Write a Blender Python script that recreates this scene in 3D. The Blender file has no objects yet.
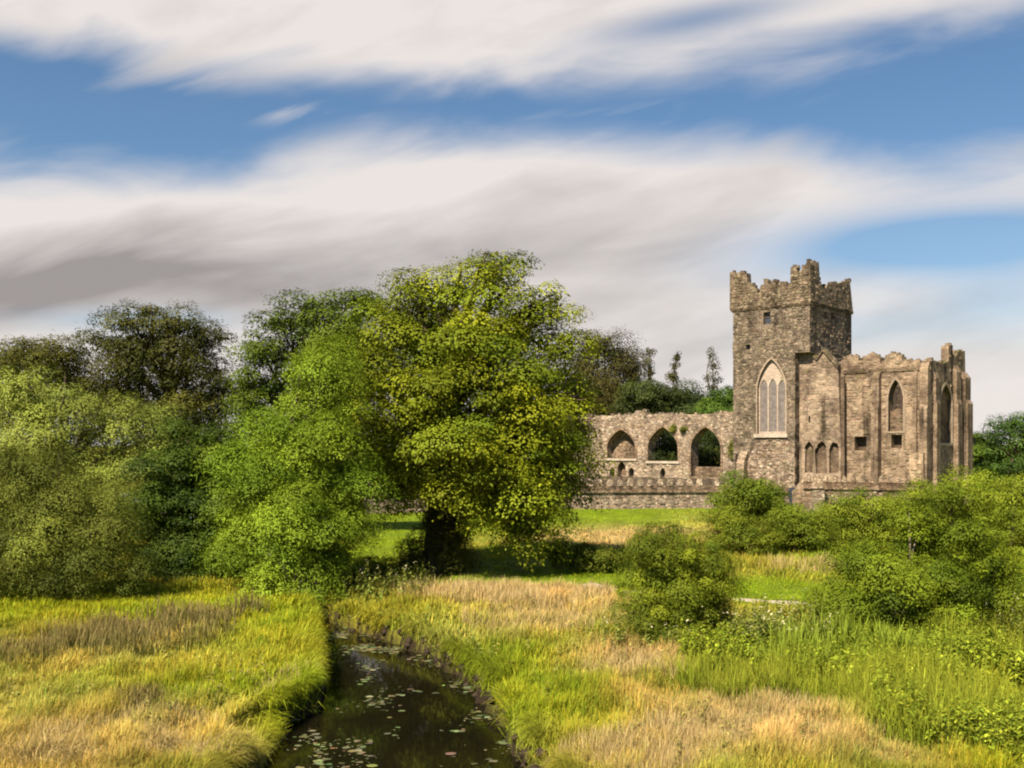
import bpy, math, random
import numpy as np
from mathutils import Vector
from mathutils.geometry import tessellate_polygon

# ------------------------------------------------------------------ basics
F, HOR, CZ = 1000.0, 445.0, 5.0          # focal length in px, horizon row, eye height
scene = bpy.context.scene
COL = scene.collection

def W(px, py, d):                          # a point seen at (px,py) standing d metres away
    return np.array([(px-512)/F*d, d, CZ+(HOR-py)/F*d])

def tag(o, label=None, cat=None, group=None, kind=None):
    if label: o['label'] = label
    if cat: o['category'] = cat
    if group: o['group'] = group
    if kind: o['kind'] = kind
    return o

def empty(name, loc, label, cat, group=None):
    o = bpy.data.objects.new(name, None); COL.objects.link(o)
    o.location = loc; o.empty_display_size = .2
    return tag(o, label, cat, group)

def link(name, me, mat, parent=None):
    o = bpy.data.objects.new(name, me); COL.objects.link(o)
    if mat: me.materials.append(mat)
    if parent is not None:
        o.parent = parent
        o.matrix_parent_inverse.identity()
    return o

def np_mesh(name, V, quads=None, tris=None, col=None, smooth=False):
    V = np.asarray(V, dtype=np.float32)
    loops, starts = [], []
    n = 0
    if quads is not None and len(quads):
        q = np.asarray(quads, dtype=np.int32); loops.append(q.ravel()); starts.append(np.arange(len(q), dtype=np.int32)*4); n += len(q)*4
    if tris is not None and len(tris):
        t = np.asarray(tris, dtype=np.int32); loops.append(t.ravel()); starts.append(n+np.arange(len(t), dtype=np.int32)*3)
    loops = np.concatenate(loops); starts = np.concatenate(starts)
    me = bpy.data.meshes.new(name)
    me.vertices.add(len(V)); me.vertices.foreach_set('co', V.ravel())
    me.loops.add(len(loops)); me.loops.foreach_set('vertex_index', loops)
    me.polygons.add(len(starts)); me.polygons.foreach_set('loop_start', starts)
    me.update(calc_edges=True)
    if smooth: me.polygons.foreach_set('use_smooth', np.ones(len(starts), dtype=bool))
    if col is not None:
        c = np.ones((len(V), 4), dtype=np.float32); c[:, :3] = col
        a = me.attributes.new('col', 'FLOAT_COLOR', 'POINT'); a.data.foreach_set('color', c.ravel())
    return me

def vnoise(x, y, seed=0):
    """smooth value noise in [-1,1]"""
    x = np.asarray(x, float); y = np.asarray(y, float)
    xi = np.floor(x); yi = np.floor(y); fx = x-xi; fy = y-yi
    fx = fx*fx*(3-2*fx); fy = fy*fy*(3-2*fy)
    def h(a, b):
        v = np.sin(a*127.1+b*311.7+seed*74.7)*43758.5453
        return (v-np.floor(v))*2-1
    return (h(xi, yi)*(1-fx)+h(xi+1, yi)*fx)*(1-fy)+(h(xi, yi+1)*(1-fx)+h(xi+1, yi+1)*fx)*fy

def fbm(x, y, seed=0, o=3):
    s = 0; a = 1; t = 0
    for i in range(o):
        s = s+a*vnoise(x*2**i, y*2**i, seed+i*7); t += a; a *= .5
    return s/t

def sstep(a, b, x):
    t = np.clip((x-a)/(b-a), 0, 1); return t*t*(3-2*t)

def unit(v):
    return v/np.maximum(np.linalg.norm(v, axis=-1, keepdims=True), 1e-9)

# ------------------------------------------------------------------ materials
def new_mat(name):
    m = bpy.data.materials.new(name); m.use_nodes = True
    nt = m.node_tree; nt.nodes.clear()
    return m, nt
def N(nt, t, **kw):
    n = nt.nodes.new(t)
    for k, v in kw.items(): setattr(n, k, v)
    return n
def setin(nt, sock, v):
    if isinstance(v, bpy.types.NodeSocket): nt.links.new(v, sock)
    else: sock.default_value = v
def math_(nt, op, a, b=0.0, c=None, clamp=False):
    n = N(nt, 'ShaderNodeMath', operation=op, use_clamp=clamp)
    setin(nt, n.inputs[0], a); setin(nt, n.inputs[1], b)
    if c is not None: setin(nt, n.inputs[2], c)
    return n.outputs[0]
def mixc(nt, f, a, b, blend='MIX'):
    n = N(nt, 'ShaderNodeMix', data_type='RGBA', blend_type=blend)
    setin(nt, n.inputs[0], f)
    for s, v in ((n.inputs[6], a), (n.inputs[7], b)):
        if isinstance(v, tuple): v = v+(1,) if len(v) == 3 else v
        setin(nt, s, v)
    return n.outputs[2]
def smooth_(nt, x, a, b):
    n = N(nt, 'ShaderNodeMapRange', interpolation_type='SMOOTHSTEP')
    setin(nt, n.inputs[0], x); n.inputs[1].default_value = a; n.inputs[2].default_value = b
    return n.outputs[0]
def noise_(nt, vec, scale, detail=3, rough=.55, dist=0.0):
    n = N(nt, 'ShaderNodeTexNoise'); setin(nt, n.inputs['Vector'], vec)
    n.inputs['Scale'].default_value = scale; n.inputs['Detail'].default_value = detail
    n.inputs['Roughness'].default_value = rough; n.inputs['Distortion'].default_value = dist
    return n.outputs['Fac']
def mapping_(nt, vec, scale=(1, 1, 1), rot=(0, 0, 0), loc=(0, 0, 0)):
    n = N(nt, 'ShaderNodeMapping'); setin(nt, n.inputs[0], vec)
    n.inputs['Location'].default_value = loc; n.inputs['Rotation'].default_value = rot; n.inputs['Scale'].default_value = scale
    return n.outputs[0]
def attr_(nt, name='col'):
    return N(nt, 'ShaderNodeAttribute', attribute_name=name).outputs['Color']
def finish(nt, bsdf):
    o = N(nt, 'ShaderNodeOutputMaterial'); nt.links.new(bsdf, o.inputs['Surface'])
def principled(nt, color, rough=.8, spec=.3, normal=None):
    p = N(nt, 'ShaderNodeBsdfPrincipled'); setin(nt, p.inputs['Base Color'], color if not isinstance(color, tuple) else color+(1,))
    setin(nt, p.inputs['Roughness'], rough); p.inputs['Specular IOR Level'].default_value = spec
    if normal is not None: nt.links.new(normal, p.inputs['Normal'])
    return p

def foliage_mat(name, trans=.32, rough=.6, spec=.10):
    m, nt = new_mat(name); c = attr_(nt)
    p = principled(nt, c, rough, spec)
    t = N(nt, 'ShaderNodeBsdfTranslucent')
    nt.links.new(mixc(nt, .6, c, (1.0, .95, .35), 'MULTIPLY'), t.inputs['Color'])
    ms = N(nt, 'ShaderNodeMixShader'); ms.inputs[0].default_value = trans
    nt.links.new(p.outputs[0], ms.inputs[1]); nt.links.new(t.outputs[0], ms.inputs[2])
    finish(nt, ms.outputs[0]); return m

def stone_mat(name, ca, cb, cc, stain=.55, cell=2.6, plaster=0.0, lichen=(.16, .15, .06)):
    """rubble masonry: cells with mortar, large weather blotches, run-down stains, lichen"""
    m, nt = new_mat(name)
    geo = N(nt, 'ShaderNodeNewGeometry'); pos = geo.outputs['Position']
    pz = mapping_(nt, pos, (1, 1, 1.7))
    wob = N(nt, 'ShaderNodeVectorMath', operation='ADD'); nt.links.new(pz, wob.inputs[0])
    nn = N(nt, 'ShaderNodeTexNoise'); nt.links.new(pos, nn.inputs['Vector']); nn.inputs['Scale'].default_value = 2.2
    sc = N(nt, 'ShaderNodeVectorMath', operation='SCALE'); nt.links.new(nn.outputs['Color'], sc.inputs[0]); sc.inputs['Scale'].default_value = .35
    nt.links.new(sc.outputs[0], wob.inputs[1])
    v = N(nt, 'ShaderNodeTexVoronoi'); nt.links.new(wob.outputs[0], v.inputs['Vector']); v.inputs['Scale'].default_value = cell
    e = N(nt, 'ShaderNodeTexVoronoi', feature='DISTANCE_TO_EDGE'); nt.links.new(wob.outputs[0], e.inputs['Vector']); e.inputs['Scale'].default_value = cell
    edge = smooth_(nt, e.outputs['Distance'], 0.0, .09)
    sepc = N(nt, 'ShaderNodeSeparateColor'); nt.links.new(v.outputs['Color'], sepc.inputs[0])
    blot = noise_(nt, pos, .6, 5, .65)
    c = mixc(nt, smooth_(nt, blot, .36, .64), ca, cb)
    c = mixc(nt, math_(nt, 'MULTIPLY', smooth_(nt, sepc.outputs[0], .3, .95), .75*(1-plaster)), c, cc)
    # per-stone value
    val = math_(nt, 'ADD', math_(nt, 'MULTIPLY', sepc.outputs[1], .75*(1-plaster)), .62+.36*plaster)
    fine = noise_(nt, pos, 9, 4, .65)
    val = math_(nt, 'MULTIPLY', val, math_(nt, 'ADD', math_(nt, 'MULTIPLY', fine, .9), .55))
    val = math_(nt, 'MULTIPLY', val, math_(nt, 'ADD', math_(nt, 'MULTIPLY', edge, .4*(1-plaster)), .6+.4*plaster))
    # stains running down the wall
    st = noise_(nt, mapping_(nt, pos, (1.3, 1.3, .12)), 1.0, 4, .6)
    val = math_(nt, 'MULTIPLY', val, math_(nt, 'SUBTRACT', 1.0, math_(nt, 'MULTIPLY', smooth_(nt, st, .5, .72), stain)))
    vc = N(nt, 'ShaderNodeCombineColor')
    for i in range(3): nt.links.new(val, vc.inputs[i])
    c = mixc(nt, 1.0, c, vc.outputs[0], 'MULTIPLY')
    li = noise_(nt, pos, 1.1, 5, .7)
    c = mixc(nt, math_(nt, 'MULTIPLY', smooth_(nt, li, .58, .72), .6), c, lichen)
    # grass and moss on ledges facing up
    sepn = N(nt, 'ShaderNodeSeparateXYZ'); nt.links.new(geo.outputs['Normal'], sepn.inputs[0])
    c = mixc(nt, math_(nt, 'MULTIPLY', smooth_(nt, sepn.outputs[2], .55, .9), .75), c, (.10, .11, .03))
    c = mixc(nt, 1.0, c, attr_(nt), 'MULTIPLY')
    b = N(nt, 'ShaderNodeBump'); b.inputs['Strength'].default_value = .9 - .5*plaster; b.inputs['Distance'].default_value = .07
    hgt = math_(nt, 'ADD', math_(nt, 'MULTIPLY', edge, .6), math_(nt, 'ADD', math_(nt, 'MULTIPLY', fine, .5), math_(nt, 'MULTIPLY', blot, 1.0)))
    nt.links.new(hgt, b.inputs['Height'])
    finish(nt, principled(nt, c, .92, .15, b.outputs[0]).outputs[0])
    return m

M_brown = stone_mat('stone_brown', (.205, .152, .105), (.098, .073, .052), (.265, .205, .148), .6, 3.2)
M_pink = stone_mat('stone_pink', (.355, .262, .185), (.195, .138, .096), (.40, .315, .24), .45, 3.2)
M_grey = stone_mat('stone_grey_plaster', (.345, .258, .185), (.130, .092, .066), (.39, .31, .235), .8, 2.4, .55)
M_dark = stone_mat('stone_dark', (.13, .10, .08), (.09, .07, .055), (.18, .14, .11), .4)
M_dress = stone_mat('stone_dressed', (.46, .38, .30), (.40, .32, .25), (.52, .44, .36), .2, 1.5, .8)

def plain_mat(name, ca, cb, scale=6., rough=.9, bump=.3, spec=.2, use_attr=False):
    m, nt = new_mat(name)
    pos = N(nt, 'ShaderNodeNewGeometry').outputs['Position']
    f = noise_(nt, pos, scale, 5, .65)
    c = mixc(nt, smooth_(nt, f, .35, .65), ca, cb)
    if use_attr: c = mixc(nt, 1.0, c, attr_(nt), 'MULTIPLY')
    b = N(nt, 'ShaderNodeBump'); b.inputs['Strength'].default_value = bump; b.inputs['Distance'].default_value = .05
    nt.links.new(f, b.inputs['Height'])
    finish(nt, principled(nt, c, rough, spec, b.outputs[0]).outputs[0]); return m

M_bark = plain_mat('bark', (.12, .085, .055), (.055, .04, .028), 7, .95, .9)
M_palebark = plain_mat('pale_bark', (.34, .27, .19), (.2, .15, .10), 9, .95, .7)
M_gravel = plain_mat('gravel', (.44, .36, .27), (.30, .245, .18), 14, .95, .5)
M_glass = plain_mat('leaded_glass', (.20, .165, .145), (.125, .105, .095), 3, .4, .05, .5)
M_slit = plain_mat('dark_glass', (.03, .035, .05), (.05, .055, .07), 3, .3, .05, .5)
M_mud = plain_mat('bank_mud', (.045, .03, .018), (.02, .014, .009), 4, .9, .9)
M_leaf = foliage_mat('leaves', .14)
M_grass = foliage_mat('grass_blades', .30, .7, .08)

# ------------------------------------------------------------------ terrain
LD = np.array([-40, 0, 14, 17.65, 19.7, 20.6, 21.3, 23.3, 28.5, 31.7, 34.5, 38, 44, 52, 64, 90, 140])
LX = np.array([-9, -5.2, -4.7, -4.55, -4.75, -4.75, -4.3, -4.55, -5.6, -6.3, -7.4, -8.6, -10.4, -13.5, -19, -33, -60])
RD = np.array([-40, 0, 14, 17.65, 20, 23.3, 26.5, 28.5, 30.5, 31.7, 34.1, 38, 44, 52, 64, 90, 140])
RX = np.array([2.5, 1.8, 1.1, .45, .05, -.7, -1.9, -3.0, -4.5, -5.3, -6.3, -7.2, -8.8, -11.6, -17, -30, -56])
WATER = -.72
def bank_s(x, y):
    s = np.maximum(np.interp(y, LD, LX)-x, x-np.interp(y, RD, RX))
    return s + .30*fbm(x*.9, y*.9, 3) + .15*vnoise(x*2.7, y*2.7, 9)
def ground_z(x, y):
    x = np.asarray(x, float); y = np.asarray(y, float)
    s = bank_s(x, y)
    near = sstep(140, 60, y)
    left = x < np.interp(y, LD, LX)+.5
    lip = np.where(left, .26, .36)
    h = near*(.10*fbm(x*.35, y*.35, 1) + .05*fbm(x*1.4, y*1.4, 5))
    out = h - lip*np.exp(-np.maximum(s, 0)/1.5)
    inn = -lip + h - 1.1*sstep(0, .45, -s)
    z = np.where(s > 0, out, inn)
    # a slumped wet shelf at the foot of the left bank
    sh = np.exp(-(((x+4.55)/.75)**2+((y-18.6)/1.25)**2)*1.2)
    z = np.where(sh > .25, np.minimum(z, np.maximum(WATER+.03, z-1.0*sh)), z)
    return z

C_LAWN = (.205, .290, .008); C_YG = (.295, .330, .014); C_STRAW = (.55, .425, .125); C_PINK = (.55, .365, .155)
C_GREEN = (.195, .245, .014); C_LUSH = (.150, .225, .008); C_OLIVE = (.27, .255, .03)
# (px, py, rpx, rpy, colour, weight, height): world ellipses given by where their centre lies on the level ground
PATCH = [
 (470, 514, 330, 11, C_LAWN, 3, .05), (900, 500, 200, 12, C_GREEN, 2, .5), (640, 535, 80, 10, C_PINK, 2.2, .16), (720, 522, 40, 10, C_STRAW, 1.5, .4),
 (560, 552, 60, 6, C_LAWN, 1.6, .12), (540, 573, 85, 9, C_LAWN, 3, .05), (790, 592, 75, 9, C_LAWN, 3, .05), (390, 540, 30, 18, C_LAWN, 2.5, .07),
 (800, 568, 70, 7, C_OLIVE, 2, .5), (620, 580, 60, 6, C_LAWN, 2, .06),
 (520, 595, 90, 9, C_PINK, 2.0, .45), (560, 618, 110, 14, C_STRAW, 1.6, .4), (440, 610, 60, 14, C_YG, 1.0, .4), (395, 600, 60, 16, C_OLIVE, 1.2, .45),
 (480, 660, 70, 22, C_GREEN, 1.6, .4), (560, 668, 60, 14, C_YG, 1.2, .38), (650, 665, 70, 13, C_PINK, 1.1, .42), (560, 705, 60, 20, C_YG, 1.1, .4),
 (700, 672, 50, 16, C_YG, 1.3, .4), (770, 720, 120, 26, C_PINK, 1.7, .42), (640, 745, 90, 25, C_STRAW, 1.4, .4), (560, 750, 45, 30, C_YG, 1.2, .45), (700, 765, 130, 14, C_YG, .9, .4),
 (850, 675, 130, 28, C_LUSH, 1.6, .5), (960, 720, 90, 60, C_YG, 1.8, .5), (1000, 620, 60, 25, C_GREEN, 1.4, .5), (950, 560, 120, 25, C_GREEN, 1.4, .4),
 (260, 650, 70, 40, C_YG, 2.2, .28), (290, 690, 40, 30, C_YG, 2.0, .3), (150, 650, 120, 25, C_STRAW, .8, .3), (150, 605, 160, 14, C_YG, 1.6, .25), (60, 640, 70, 20, C_OLIVE, 1.0, .3),
 (110, 690, 130, 26, C_YG, 1.0, .36), (140, 725, 120, 22, C_STRAW, 1.8, .36), (60, 750, 120, 25, C_STRAW, 1.5, .42), (210, 755, 60, 25, C_OLIVE, 1.3, .4), (20, 700, 60, 20, C_STRAW, 1.3, .4), (235, 720, 40, 20, C_STRAW, 1.2, .35), (95, 715, 16, 8, C_OLIVE, 2, .5), (40, 742, 26, 8, (.16, .14, .04), 2, .18), (165, 748, 24, 7, (.15, .13, .035), 2, .16), (120, 760, 30, 8, (.30, .24, .08), 1.5, .5), (540, 640, 26, 8, C_OLIVE, 1.6, .5), (600, 690, 24, 8, C_GREEN, 1.6, .5), (480, 622, 24, 6, C_OLIVE, 1.4, .45), (700, 700, 30, 8, C_OLIVE, 1.2, .4), (620, 635, 24, 6, C_GREEN, 1.2, .4), (590, 760, 30, 9, C_GREEN, 1.6, .5),
]
def patch_fields(x, y):
    x = np.asarray(x, float); y = np.asarray(y, float)
    wx = x + .9*fbm(x*.5, y*.35, 21); wy = y + 1.6*fbm(x*.45, y*.3, 31)
    tw = np.full(x.shape, .25); col = np.ones(x.shape+(3,))*np.array(C_OLIVE)*.25; hh = np.full(x.shape, .35*.25)
    for px, py, rx, ry, c, w, h in PATCH:
        d = 5000/(py-HOR); cx = (px-512)/F*d; ax = rx*d/F; ay = d*d/5000*ry
        k = w*np.exp(-.9*(((wx-cx)/ax)**2+((wy-d)/ay)**2)**1.3)
        tw = tw+k; col = col+k[..., None]*np.array(c); hh = hh+k*h
    col = col/tw[..., None]; hh = hh/tw
    n = fbm(x*1.1, y*.7, 41); n2 = fbm(x*3.3, y*2.2, 47)
    col = col*(1+.26*n+.26*n2)[..., None]
    dry = np.clip(fbm(x*.9, y*.6, 53)*1.3, -.7, .7)[..., None]*(hh > .15)[..., None]
    col = col*(1+dry*np.array([.20, .05, .05]))
    return np.clip(col, .01, .8), hh

# path centre line
PATH = [(588, 585), (612, 590), (700, 597), (790, 603), (850, 609), (930, 615), (1040, 622)]
PX = np.array([(p[0]-512)/F*5000/(p[1]-HOR) for p in PATH]); PY = np.array([5000/(p[1]-HOR) for p in PATH])
def path_dist(x, y):
    best = np.full(np.shape(x), 1e9)
    for i in range(len(PX)-1):
        ax, ay, bx, by = PX[i], PY[i], PX[i+1], PY[i+1]
        t = np.clip(((x-ax)*(bx-ax)+(y-ay)*(by-ay))/((bx-ax)**2+(by-ay)**2), 0, 1)
        best = np.minimum(best, np.hypot(x-ax-t*(bx-ax), y-ay-t*(by-ay)))
    return best

def grid_axis(parts):
    return np.unique(np.concatenate([np.arange(a, b, s) for a, b, s in parts]))
gy = grid_axis([(-60, 12, 2.5), (12, 36, .2), (36, 60, .5), (60, 130, 1.5), (130, 400, 15), (400, 3001, 200)])
gx = grid_axis([(-2400, -400, 200), (-400, -60, 15), (-60, -24, 1.2), (-24, -11, .4), (-11, 4, .16), (4, 24, .4), (24, 60, 1.2), (60, 400, 15), (400, 2401, 200)])
GX, GY = np.meshgrid(gx, gy)
GZ = ground_z(GX, GY)
gc, _ = patch_fields(GX, GY)
gs = bank_s(GX, GY)
gc = gc*.62                                              # thatch and soil between the blades
mud = sstep(.12, -.10, gs)[..., None]
gc = gc*(1-mud)+np.array([.032, .021, .012])*mud
nx, ny = len(gx), len(gy)
ii = np.arange(nx*ny).reshape(ny, nx)
Q = np.stack([ii[:-1, :-1], ii[:-1, 1:], ii[1:, 1:], ii[1:, :-1]], -1).reshape(-1, 4)
m, nt = new_mat('meadow_ground')
pos = N(nt, 'ShaderNodeNewGeometry').outputs['Position']
gn = noise_(nt, pos, 5, 6, .7); gn2 = noise_(nt, pos, 28, 3, .6)
gsc = math_(nt, 'ADD', math_(nt, 'MULTIPLY', math_(nt, 'MULTIPLY', gn, gn2), 2.6), .35)
cc = N(nt, 'ShaderNodeCombineColor')
for i in range(3): nt.links.new(gsc, cc.inputs[i])
gb = N(nt, 'ShaderNodeBump'); gb.inputs['Strength'].default_value = .8; gb.inputs['Distance'].default_value = .08
nt.links.new(math_(nt, 'ADD', gn, gn2), gb.inputs['Height'])
finish(nt, principled(nt, mixc(nt, 1.0, attr_(nt), cc.outputs[0], 'MULTIPLY'), .95, .1, gb.outputs[0]).outputs[0])
tag(link('ground', np_mesh('ground', np.stack([GX, GY, GZ], -1).reshape(-1, 3), Q, col=gc.reshape(-1, 3), smooth=True), m), kind='structure')

# path sheet
tt = np.linspace(0, len(PX)-1, 160); cx = np.interp(tt, np.arange(len(PX)), PX); cy = np.interp(tt, np.arange(len(PX)), PY)
tx, ty = np.gradient(cx), np.gradient(cy); ln = np.hypot(tx, ty); nxv, nyv = -ty/ln, tx/ln
rows = []
for k in np.linspace(-1, 1, 7):
    w = .34+.12*fbm(tt*2.1, tt*0+k, 77)
    x = cx+nxv*w*k; y = cy+nyv*w*k
    rows.append(np.stack([x, y, ground_z(x, y)+.035-.02*abs(k)], -1))
PV = np.stack(rows, 1); n0, n1 = PV.shape[:2]; ii = np.arange(n0*n1).reshape(n0, n1)
tag(link('path', np_mesh('path', PV.reshape(-1, 3), np.stack([ii[:-1, :-1], ii[:-1, 1:], ii[1:, 1:], ii[1:, :-1]], -1).reshape(-1, 4), smooth=True), M_gravel), kind='structure')

# stream water
m, nt = new_mat('stream_water')
pos = N(nt, 'ShaderNodeNewGeometry').outputs['Position']
wn = noise_(nt, mapping_(nt, pos, (1, .6, 1)), 1.6, 2, .5)
wb = N(nt, 'ShaderNodeBump'); wb.inputs['Strength'].default_value = .05; wb.inputs['Distance'].default_value = .05
nt.links.new(wn, wb.inputs['Height'])
p = principled(nt, mixc(nt, noise_(nt, pos, .5, 3, .6), (.003, .003, .002), (.010, .008, .003)), .04, .5, wb.outputs[0])
p.inputs['IOR'].default_value = 1.33
finish(nt, p.outputs[0])
wy = np.linspace(-40, 120, 120)
wv = np.concatenate([np.stack([np.interp(wy, LD, LX)-.8, wy, wy*0+WATER], -1), np.stack([np.interp(wy, RD, RX)+.8, wy, wy*0+WATER], -1)])
k = np.arange(119)
tag(link('stream_water', np_mesh('stream_water', wv, np.stack([k, k+120, k+121, k+1], -1)), m), kind='structure')

# ------------------------------------------------------------------ blades, weeds
def blades_mesh(name, P, L, Wd, lean, az, colb, colt, curl=.5):
    n = len(P)
    d = np.stack([np.cos(az), np.sin(az), np.zeros(n)], -1); sd = np.stack([-np.sin(az), np.cos(az), np.zeros(n)], -1)
    up = np.array([0, 0, 1.])
    l = L[:, None]; ln_ = lean[:, None]; w = Wd[:, None]*sd
    mid = P+up*l*.55*np.cos(ln_*.6)+d*l*.5*np.sin(ln_*.6)
    tip = mid+up*l*.5*np.cos(ln_*(1+curl))+d*l*.5*np.sin(ln_*(1+curl))
    V = np.stack([P-w*.5, P+w*.5, mid+w*.4, mid-w*.4, tip], 1).reshape(-1, 3)
    b = np.arange(n)*5
    q = np.stack([b, b+1, b+2, b+3], -1); t = np.stack([b+3, b+2, b+4], -1)
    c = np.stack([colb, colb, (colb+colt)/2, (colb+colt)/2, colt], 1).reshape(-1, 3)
    return np_mesh(name, V, q, t, np.clip(c, .004, .9))

rng = np.random.default_rng(5)
def frustum_pts(n, d0, d1, wide=.74):
    """ground points, denser near the front of the meadow"""
    u = rng.random(n); d = 1/(1/d0+(1/d1-1/d0)*u)
    x = (rng.random(n)*2-1)*wide*d
    return x, d

def meadow(name, ntuft, per, d0, d1, width, hscale=1.0, label_kind='stuff'):
    x, y = frustum_pts(ntuft, d0, d1)
    col, hh = patch_fields(x, y)
    keep = (bank_s(x, y) > -.02) & (path_dist(x, y) > .36)
    x, y, col, hh = x[keep], y[keep], col[keep], hh[keep]
    clump = .72+.60*fbm(x*.8, y*.8, 61)+.62*vnoise(x*2.1, y*1.7, 67)
    hh = hh*np.clip(clump, .28, 1.9)*hscale
    n = len(x)*per
    r = lambda a: np.repeat(a, per, axis=0)
    X = r(x)+rng.normal(0, .07, n)*np.clip(r(y)/22, .7, 2); Y = r(y)+rng.normal(0, .08, n)*np.clip(r(y)/22, .7, 2)
    P = np.stack([X, Y, ground_z(X, Y)-.02], -1)
    L = r(hh)*rng.uniform(.55, 1.25, n)+.03
    s = bank_s(X, Y)
    edge = np.exp(-np.maximum(s, 0)/.35)
    L = L*(1+.3*edge)
    lean = np.abs(rng.normal(.45, .3, n))+.5*edge
    az = rng.uniform(0, 2*np.pi, n)+0
    wind = rng.random(n) < .45
    az = np.where(wind, rng.normal(.3, .7, n), az)
    left = X < np.interp(Y, LD, LX)+.5
    az = np.where(rng.random(n) < edge*.8, np.where(left, rng.normal(0, .8, n), rng.normal(np.pi, .8, n)), az)
    hue = rng.normal(0, .16, (n, 1)); val = rng.lognormal(0, .25, (n, 1))
    c = r(col)*val*(1+hue*np.array([1, .2, .3]))
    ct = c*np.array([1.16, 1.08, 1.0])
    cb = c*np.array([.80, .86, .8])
    Wd = width*np.clip(Y/20, .8, 3.2)*rng.uniform(.6, 1.3, n)
    return tag(link(name, blades_mesh(name, P, L, Wd, lean, az, cb, ct), M_grass), kind='stuff')

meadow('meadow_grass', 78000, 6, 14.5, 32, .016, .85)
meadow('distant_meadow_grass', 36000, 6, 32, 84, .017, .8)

def region(n, px, py, rx, ry):
    """random points in the ground ellipse around the ground point at (px,py)"""
    d = 5000/(py-HOR); cx_ = (px-512)/F*d
    a = rng.uniform(0, 2*np.pi, n); r = np.sqrt(rng.random(n))
    return cx_+np.cos(a)*r*rx*d/F, d+np.sin(a)*r*ry*d*d/5000

def tall(name, regs, length, width, colb, colt, lean=(.2, .15), curl=.5, tuft=0.0, per=1):
    Xs, Ys, Ls = [], [], []
    for (n, px, py, rx, ry, k) in regs:
        x, y = region(n, px, py, rx, ry)
        x = np.repeat(x, per)+rng.normal(0, 1, n*per)*tuft; y = np.repeat(y, per)+rng.normal(0, 1, n*per)*tuft
        Xs.append(x); Ys.append(y); Ls.append(np.full(n*per, k))
    X, Y, K = map(np.concatenate, (Xs, Ys, Ls))
    ok = bank_s(X, Y) > 0; X, Y, K = X[ok], Y[ok], K[ok]; n = len(X)
    P = np.stack([X, Y, ground_z(X, Y)-.03], -1)
    L = length*K*rng.uniform(.55, 1.15, n)*(1+.35*vnoise(X*1.2, Y*1.2, 5))
    v = rng.lognormal(0, .28, (n, 1))
    return tag(link(name, blades_mesh(name, P, L, width*rng.uniform(.7, 1.3, n)*np.clip(Y/22, .8, 2.5), np.abs(rng.normal(*lean, n)), rng.uniform(0, 6.28, n),
               np.array(colb)*v, np.array(colt)*v, curl), M_grass), kind='stuff')

tall('rushes', [(330, 150, 640, 75, 18, 1.0), (170, 85, 640, 40, 14, .95), (120, 190, 622, 45, 9, 1.0), (40, 245, 612, 16, 6, 1.0), (110, 90, 712, 16, 8, .6), (120, 140, 700, 18, 8, .55), (110, 175, 712, 18, 8, .5), (160, 20, 660, 35, 10, .8)],
     .62, .02, (.10, .125, .025), (.27, .19, .075), (.3, .2), .5, .14, 5)
tall('seeding_grass', [(2600, 520, 597, 95, 9, 1), (1500, 570, 618, 110, 14, .9), (2400, 770, 728, 120, 24, .8), (1200, 650, 668, 70, 13, .8), (1500, 640, 748, 90, 22, .8), (260, 645, 536, 75, 9, .6), (450, 810, 568, 60, 7, .9), (900, 140, 728, 120, 20, .7), (500, 60, 752, 90, 18, .7), (400, 440, 590, 50, 8, .9)],
     .50, .010, (.37, .29, .10), (.57, .41, .20), (.38, .22), .7, .05, 3)
tall('sword_leaved_reeds', [(240, 850, 664, 65, 10, 1.0), (110, 800, 672, 30, 8, .9), (130, 920, 668, 40, 12, 1.0), (60, 760, 676, 30, 6, .8)],
     1.05, .035, (.12, .17, .02), (.25, .31, .03), (.3, .2), .6, .08, 4)
tall('lush_tall_grass', [(700, 960, 730, 100, 45, 1.0), (380, 850, 690, 120, 22, .9), (260, 990, 650, 60, 25, 1.0), (200, 740, 690, 60, 16, .8)], .95, .016, (.13, .18, .014), (.31, .32, .03), (.4, .25), .8, .12, 10)
tall('bank_tussocks', [(26, 225, 752, 35, 14, 1.0), (16, 60, 760, 40, 10, 1.0), (14, 290, 680, 20, 16, .8), (12, 150, 745, 30, 10, .8)],
     .6, .014, (.30, .23, .09), (.46, .34, .14), (.75, .3), .8, .09, 70)

def overhang():
    n = 9000; y = 1/(1/14.5+(1/36-1/14.5)*rng.random(n)); right = rng.random(n) < .6
    x = np.where(right, np.interp(y, RD, RX), np.interp(y, LD, LX)); s0 = np.abs(rng.normal(0, .22, n)); x = x+np.where(right, s0, -s0)
    s = bank_s(x, y); ok = (s > -.08) & (fbm(x*1.1, y*1.1, 15) > np.where(right, -.02, -.4)); x, y, right = x[ok], y[ok], right[ok]; n = len(x); k = 5
    X = np.repeat(x, k)+rng.normal(0, .06, n*k); Y = np.repeat(y, k)+rng.normal(0, .06, n*k); Rr = np.repeat(right, k)
    P = np.stack([X, Y, ground_z(X, Y)+.02], -1); col, hh = patch_fields(X, Y)
    col = col*rng.lognormal(0, .25, (n*k, 1))
    az = np.where(Rr, rng.normal(np.pi, .8, n*k), rng.normal(0, .8, n*k))
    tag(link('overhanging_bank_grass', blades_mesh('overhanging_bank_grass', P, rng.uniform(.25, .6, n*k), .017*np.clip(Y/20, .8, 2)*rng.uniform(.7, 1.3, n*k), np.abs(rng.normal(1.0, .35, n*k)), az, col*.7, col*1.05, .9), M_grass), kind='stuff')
overhang()

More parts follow.
